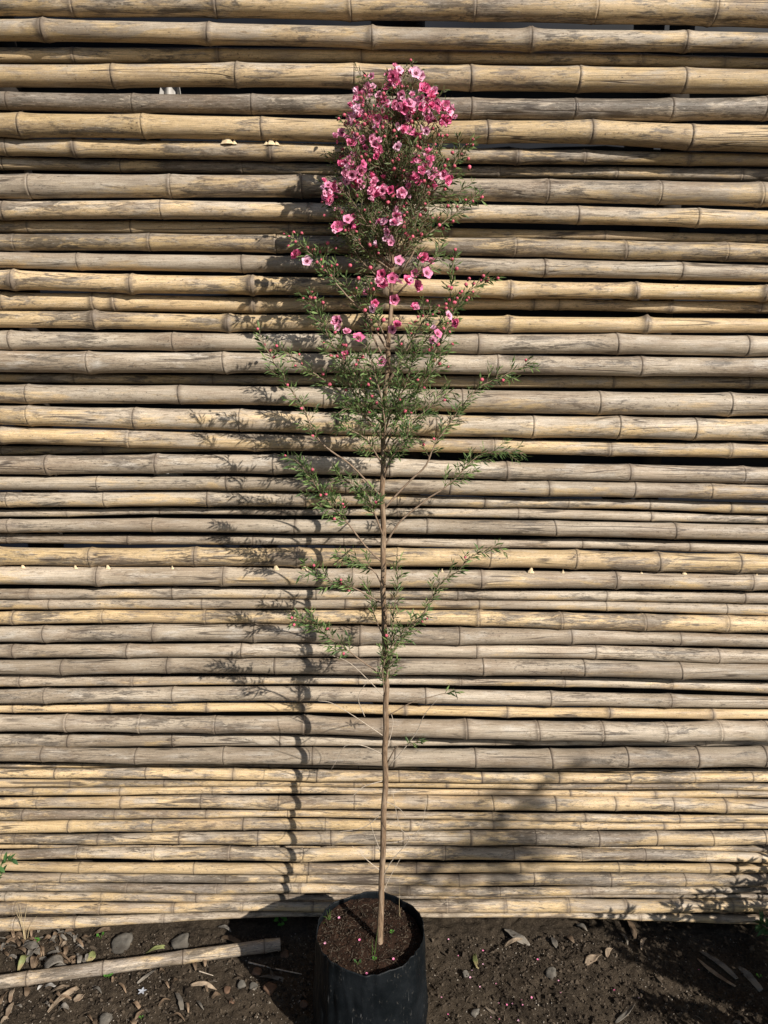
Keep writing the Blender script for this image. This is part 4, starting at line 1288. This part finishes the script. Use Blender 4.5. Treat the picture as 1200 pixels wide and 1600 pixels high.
# curled sheath
mb = MB()
P0 = atz(90, 1500, .03)
rows = []
for i in range(25):
    u = i / 24
    a = -0.6 + u * 4.6
    rr = .028 * (1 - .25 * u)
    row = []
    for j in range(5):
        v = j / 4
        row.append(mb.vert((rr * math.cos(a) - .05 * (1 - u) * 0, -.035 * v + .004 * math.sin(u * 7), rr * math.sin(a) * .75 + .02)))
    rows.append(row)
for i in range(24):
    for j in range(4): mb.face((rows[i][j], rows[i+1][j], rows[i+1][j+1], rows[i][j+1]))
o = mb.build('bamboo_sheath', M['greyleaf'])
o.location = (P0.x - .02, P0.y + .01, ground_z(P0.x, P0.y)); o.rotation_euler = (0, 0, .5)
md = o.modifiers.new('thickness', 'SOLIDIFY'); md.thickness = .001
tag(o, 'grey rolled bamboo sheath curled up behind the loose pole', 'bamboo sheath')
for i, (a, b, wd) in enumerate((((30,1478),(62,1490),18),((42,1502),(58,1484),13),((28,1515),(45,1493),12),((50,1510),(62,1492),12))):
    ground_leaf(a, b, wd, (gl, gl, gn, dl)[i], ('wide grey dry leaf beside the rolled sheath, highest of that heap','grey dry leaf standing in the heap by the rolled sheath','olive tinted leaf in the heap by the rolled sheath','brown dry leaf in the heap touching the rolled sheath')[i], None, 400 + i, curl=.5, up=.02)

# sticks
def stick(pts, r, mat, label, name='twig', cat='twig', z=.006):
    P = []
    for x, y in pts:
        q = atz(x, y, z); q.z = ground_z(q.x, q.y) + z; P.append(q)
    mb = MB(); mb.tube(cat_pts(P, 12), [r * (1 - .5 * k / 12) for k in range(13)], 6)
    tag(mb.build(name, mat), label, cat)
stick([(388,1503),(430,1512),(472,1523)], .0022, M['deadtwig'], 'thin dry twig on the soil in the bag shadow')
stick([(311,1518),(333,1523)], .002, M['deadtwig'], 'short pale twig on the soil below the loose pole')

# white fallen flower
mb = MB()
p = atz(222, 1548, .01); p.z = ground_z(p.x, p.y) + .004
for k in range(5):
    a = k * 1.2566 + .3
    mb.leaf(Vector((0, 0, .001)), Vector((math.cos(a), math.sin(a), .15)), Vector((0, 0, 1)), .013, .006, seg=3)
o = mb.build('fallen_flower', M['white']); o.location = p
tag(o, 'white star shaped fallen flower on the dark soil', 'flower')

# fallen petals
pt = MB()
for j in range(4):
    pass
rows = []
for j in range(4):
    rows.append([pt.vert(((i / 3 - .5) * .007 * (1 if j in (1, 2) else .6), (j / 3 - .5) * .007, .0012 * ((i / 3 - .5) * 2) ** 2 + .0012 * j / 3), rim=1.0) for i in range(4)])
for j in range(3):
    for i in range(3): pt.face((rows[j][i], rows[j][i+1], rows[j+1][i+1], rows[j+1][i]))
pet0 = pt.build('fallen_petal', M['petal'])
tag(pet0, 'tiny pink petal fallen on the dark soil near the bag', 'petal', 'fallen pink petals')
PET = [(701,1468),(755,1482),(716,1491),(755,1505),(738,1514),(735,1527),(775,1533),(780,1564),(792,1566),(801,1565),(815,1560),(817,1569),(831,1557),(767,1592),(780,1594),(810,1592),(873,1533),(876,1552),(998,1559),(1092,1512),(750,1541),(690,1560),(700,1585),(840,1500),(960,1545)]
rng = random.Random(31)
for i, (x, y) in enumerate(PET):
    o = pet0 if i == 0 else pet0.copy()
    if i: C.collection.objects.link(o)
    p = atz(x, y, .006); p.z = ground_z(p.x, p.y) + .004
    o.location = p
    o.rotation_euler = (rng.uniform(-.3, .3), rng.uniform(-.3, .3), rng.uniform(0, 6))
    s = rng.uniform(.4, .75); o.scale = (s, s, s)
for x, y in ((530,1439),(508,1476),(562,1474),(573,1520),(615,1500)):
    o = pet0.copy(); C.collection.objects.link(o)
    d = atz(x, y, BH - .02)
    o.location = (d.x, d.y, soil_h(d.x, d.y) + .004); o.scale = (.8, .8, .8)
    o['label'] = 'tiny pink petal fallen on the potting soil inside the bag'; o['group'] = 'petals inside the bag'

# ------------------------------------------------------------------ small green plants
def seedling(px, py, s, label, n=4, z=None, mat=None, seed=0):
    rng = random.Random(seed)
    p = atz(px, py, .01 if z is None else z)
    p.z = ground_z(p.x, p.y) if z is None else soil_h(p.x, p.y)
    root = empty('seedling', p)
    tag(root, label, 'seedling')
    st, lf = MB(), MB()
    for k in range(n):
        a = k * 6.28 / n + rng.uniform(-.4, .4)
        top = Vector((math.cos(a) * .35 * s, math.sin(a) * .35 * s, s * rng.uniform(.5, 1)))
        st.tube([Vector((0, 0, -.002)), top * .5 + Vector((0, 0, .1 * s)), top], .0007, 4)
        for q in range(2):
            aa = a + (q - .5) * 1.6
            lf.leaf(top, Vector((math.cos(aa), math.sin(aa), .25)), Vector((0, -.3, 1)), s * .55, s * .42, seg=4, fold=.15, var=rng.random(), bronze=0)
    st.build('stem', M['grass'], root); lf.build('leaves', mat or M['bright'], root, False)
seedling(55,1472,.018,'bright green seedling by the rolled sheath at the left',4,seed=1)
seedling(157,1463,.015,'tiny green seedling close under the lowest fence pole',2,seed=2)
seedling(170,1524,.017,'green clover seedling just below the loose pole',5,seed=3)
seedling(104,1554,.008,'tiny seedling growing beside the long tan leaf',2,seed=5)
seedling(439,1446,.026,'green seedling with round leaves left of the bag, beside the fence foot',4,seed=6)
seedling(220,1586,.008,'tiny seedling at the bottom left on bare soil',2,seed=8)
seedling(1186,1526,.010,'tiny green seedling in deep shade at the right edge',2,seed=9)
seedling(559,1512,.012,'round leaved seedling at the front rim inside the bag',2,z=BH-.03,seed=10,mat=M['broad'])
seedling(585,1503,.008,'tiny seedling inside the bag in front of the stem',3,z=BH-.03,seed=11)
seedling(612,1465,.008,'tiny seedling inside the bag right of the stem',3,z=BH-.03,seed=12)

def grass_tuft(p, blades, label, mat, seed, cat='grass tuft', name='grass_tuft', wd=.0016):
    rng = random.Random(seed)
    mb = MB()
    for dx, dy, h in blades:
        base = Vector((rng.uniform(-.004, .004), rng.uniform(-.003, .003), -.003))
        pts = [base, base + Vector((dx * .3, dy * .3, h * .55)), base + Vector((dx, dy, h))]
        q = cat_pts(pts, 6)
        mb.tube(q, [wd * .5 * (1 - .8 * k / 6) for k in range(7)], 4)
    o = mb.build(name, mat); o.location = p
    tag(o, label, cat)
def inbag(px, py):
    d = atz(px, py, BH - .022); return Vector((d.x, d.y, soil_h(d.x, d.y)))
grass_tuft(inbag(514,1440), [(-.012,-.01,.02),(.0,.0,.036),(-.006,.004,.028),(-.016,-.016,.004),(.006,-.008,.012),(.004,.002,.03)], 'small grass tuft at the left rim inside the bag', M['grass'], 1)
grass_tuft(inbag(584,1491), [(.008,.004,.075),(.0,.0,.05),(-.008,.0,.03),(.004,-.004,.022)], 'thin green grass growing against the stem inside the bag', M['grass'], 2)
grass_tuft(inbag(625,1432), [(.001,-.005,.12),(.004,.0,.03),(-.005,.01,.02)], 'pale dry straw standing inside the bag right of the stem', M['drygrass'], 3, 'straw', 'straw', .0012)
pg = atz(40, 1470, .0); pg.z = ground_z(pg.x, pg.y)
grass_tuft(pg, [(-.012,.02,.115),(-.03,.03,.11),(.015,.02,.125),(.03,.015,.075),(-.035,.02,.10),(.012,.0,.06)], 'dry straw grass leaning on the fence at the lower left', M['drygrass'], 4, 'dry grass', 'dry_grass', .0022)

def leafy_plant(name, stems, label, cat, mat, Lf, Wf, step, seed, origin, r0=.002, mat_stem=None):
    rng = random.Random(seed)
    root = empty(name, origin)
    tag(root, label, cat)
    st, lf = MB(), MB()
    for ctrl in stems:
        P = [Vector(c) for c in ctrl]
        n = max(6, int(sum((b - a).length for a, b in zip(P, P[1:])) / .03))
        pts = cat_pts(P, n)
        st.tube(pts, [r0 * (1 - .7 * k / n) for k in range(n + 1)], 6)
        for k in range(2, n + 1):
            t = (pts[k] - pts[k - 1]).normalized()
            s = t.orthogonal().normalized(); u = t.cross(s)
            for q in range(int(step)):
                a = rng.uniform(0, 6.28)
                rd = s * math.cos(a) + u * math.sin(a)
                l = Lf * rng.uniform(.6, 1.2)
                lf.leaf(pts[k], t * rng.uniform(.2, .9) + rd, rd * .3 + Vector((0, -.3, 1)), l, Wf * l, seg=4, var=rng.random(), bronze=0, curl=rng.uniform(0, .3))
    place(st.build('stem', mat_stem or M['grass']), root)
    place(lf.build('leaves', mat, None, False), root)
    return root
# sprig that leans into the picture at the left edge
lp = atz(-75, 1470); lp.z = ground_z(lp.x, lp.y)
leafy_plant('leafy_plant', [[lp, at(-45, 1410, -.2), at(-12, 1362, -.2), at(18, 1342, -.2)], [lp, at(-60, 1420, -.22), at(-20, 1385, -.2), at(2, 1366, -.2)], [lp, at(-85, 1400, -.2), at(-95, 1340, -.2)]],
            'green leafy plant leaning in at the left edge before the fence', 'plant', M['broad'], .024, .42, 2, 4, lp, .0018)

# shrub just beyond the right edge (its leaves dapple the lower right of the fence)
rng = random.Random(14)
sp = Vector((1.31, -.56, 0)); sp.z = ground_z(sp.x, sp.y)
stems = []
for i in range(60):
    a = rng.uniform(0, 6.28); sprd = rng.uniform(.05, .36); h = rng.uniform(.15, .56)
    tip = sp + Vector((math.cos(a) * sprd, math.sin(a) * sprd, h * (1 - .35 * sprd)))
    stems.append([sp + Vector((rng.uniform(-.03, .03), rng.uniform(-.03, .03), 0)), sp.lerp(tip, .5) + Vector((0, 0, .06)), tip])
sq = at(1235, 1470, -.11)
stems.append([Vector((sq.x + .05, -.12, 0)), at(1215, 1462, -.12), at(1190, 1444, -.11)])
leafy_plant('broadleaf_shrub', stems, 'leafy green shrub standing at the right end of the fence', 'shrub', M['broad'], .036, .26, 9, 9, sp, .004, M['twig'])

# a second sapling further out on the right; its leaning top shades the fence low down
def sapling():
    def cast(px, py, t):
        return at(px, py, -.05) + to_sun * t
    T = 3.3
    top = cast(915, 1180, T); mid = cast(845, 1250, T); low = cast(775, 1325, T)
    foot = Vector((low.x - .25, low.y - .15, 0))
    stems = [[foot, Vector((foot.x + .05, foot.y + .03, low.z * .55)), low, mid, top]]
    rg = random.Random(6)
    for px, py, dt in ((700,1345,.8),(735,1375,.9),(820,1370,.8),(870,1340,.5),(660,1385,1.1),(790,1300,.2),(815,1265,.1),(745,1310,.4),(885,1225,0),(840,1300,.1),(905,1385,.9),(690,1400,1.2),
                       (720,1265,.4),(760,1255,.2),(790,1240,.1),(900,1270,.1),(870,1285,.2),(720,1300,.5),(650,1350,1.0),(780,1350,.7),(845,1330,.6),(780,1395,1.1),(850,1400,1.1),(620,1400,1.2)):
        e = cast(px + rg.uniform(-12, 12), py, T + dt + rg.uniform(-.2, .2))
        c = low.lerp(mid, max(0, min(1, (1325 - py) / 75 + .2)))
        stems.append([c, c.lerp(e, .5) + Vector((0, 0, .03)), e])
    leafy_plant('young_tree', stems, 'slim leaning young tree growing out in front of the fence', 'tree', M['broad'], .034, .28, 2, 12, foot, .0042, M['bark'])
sapling()
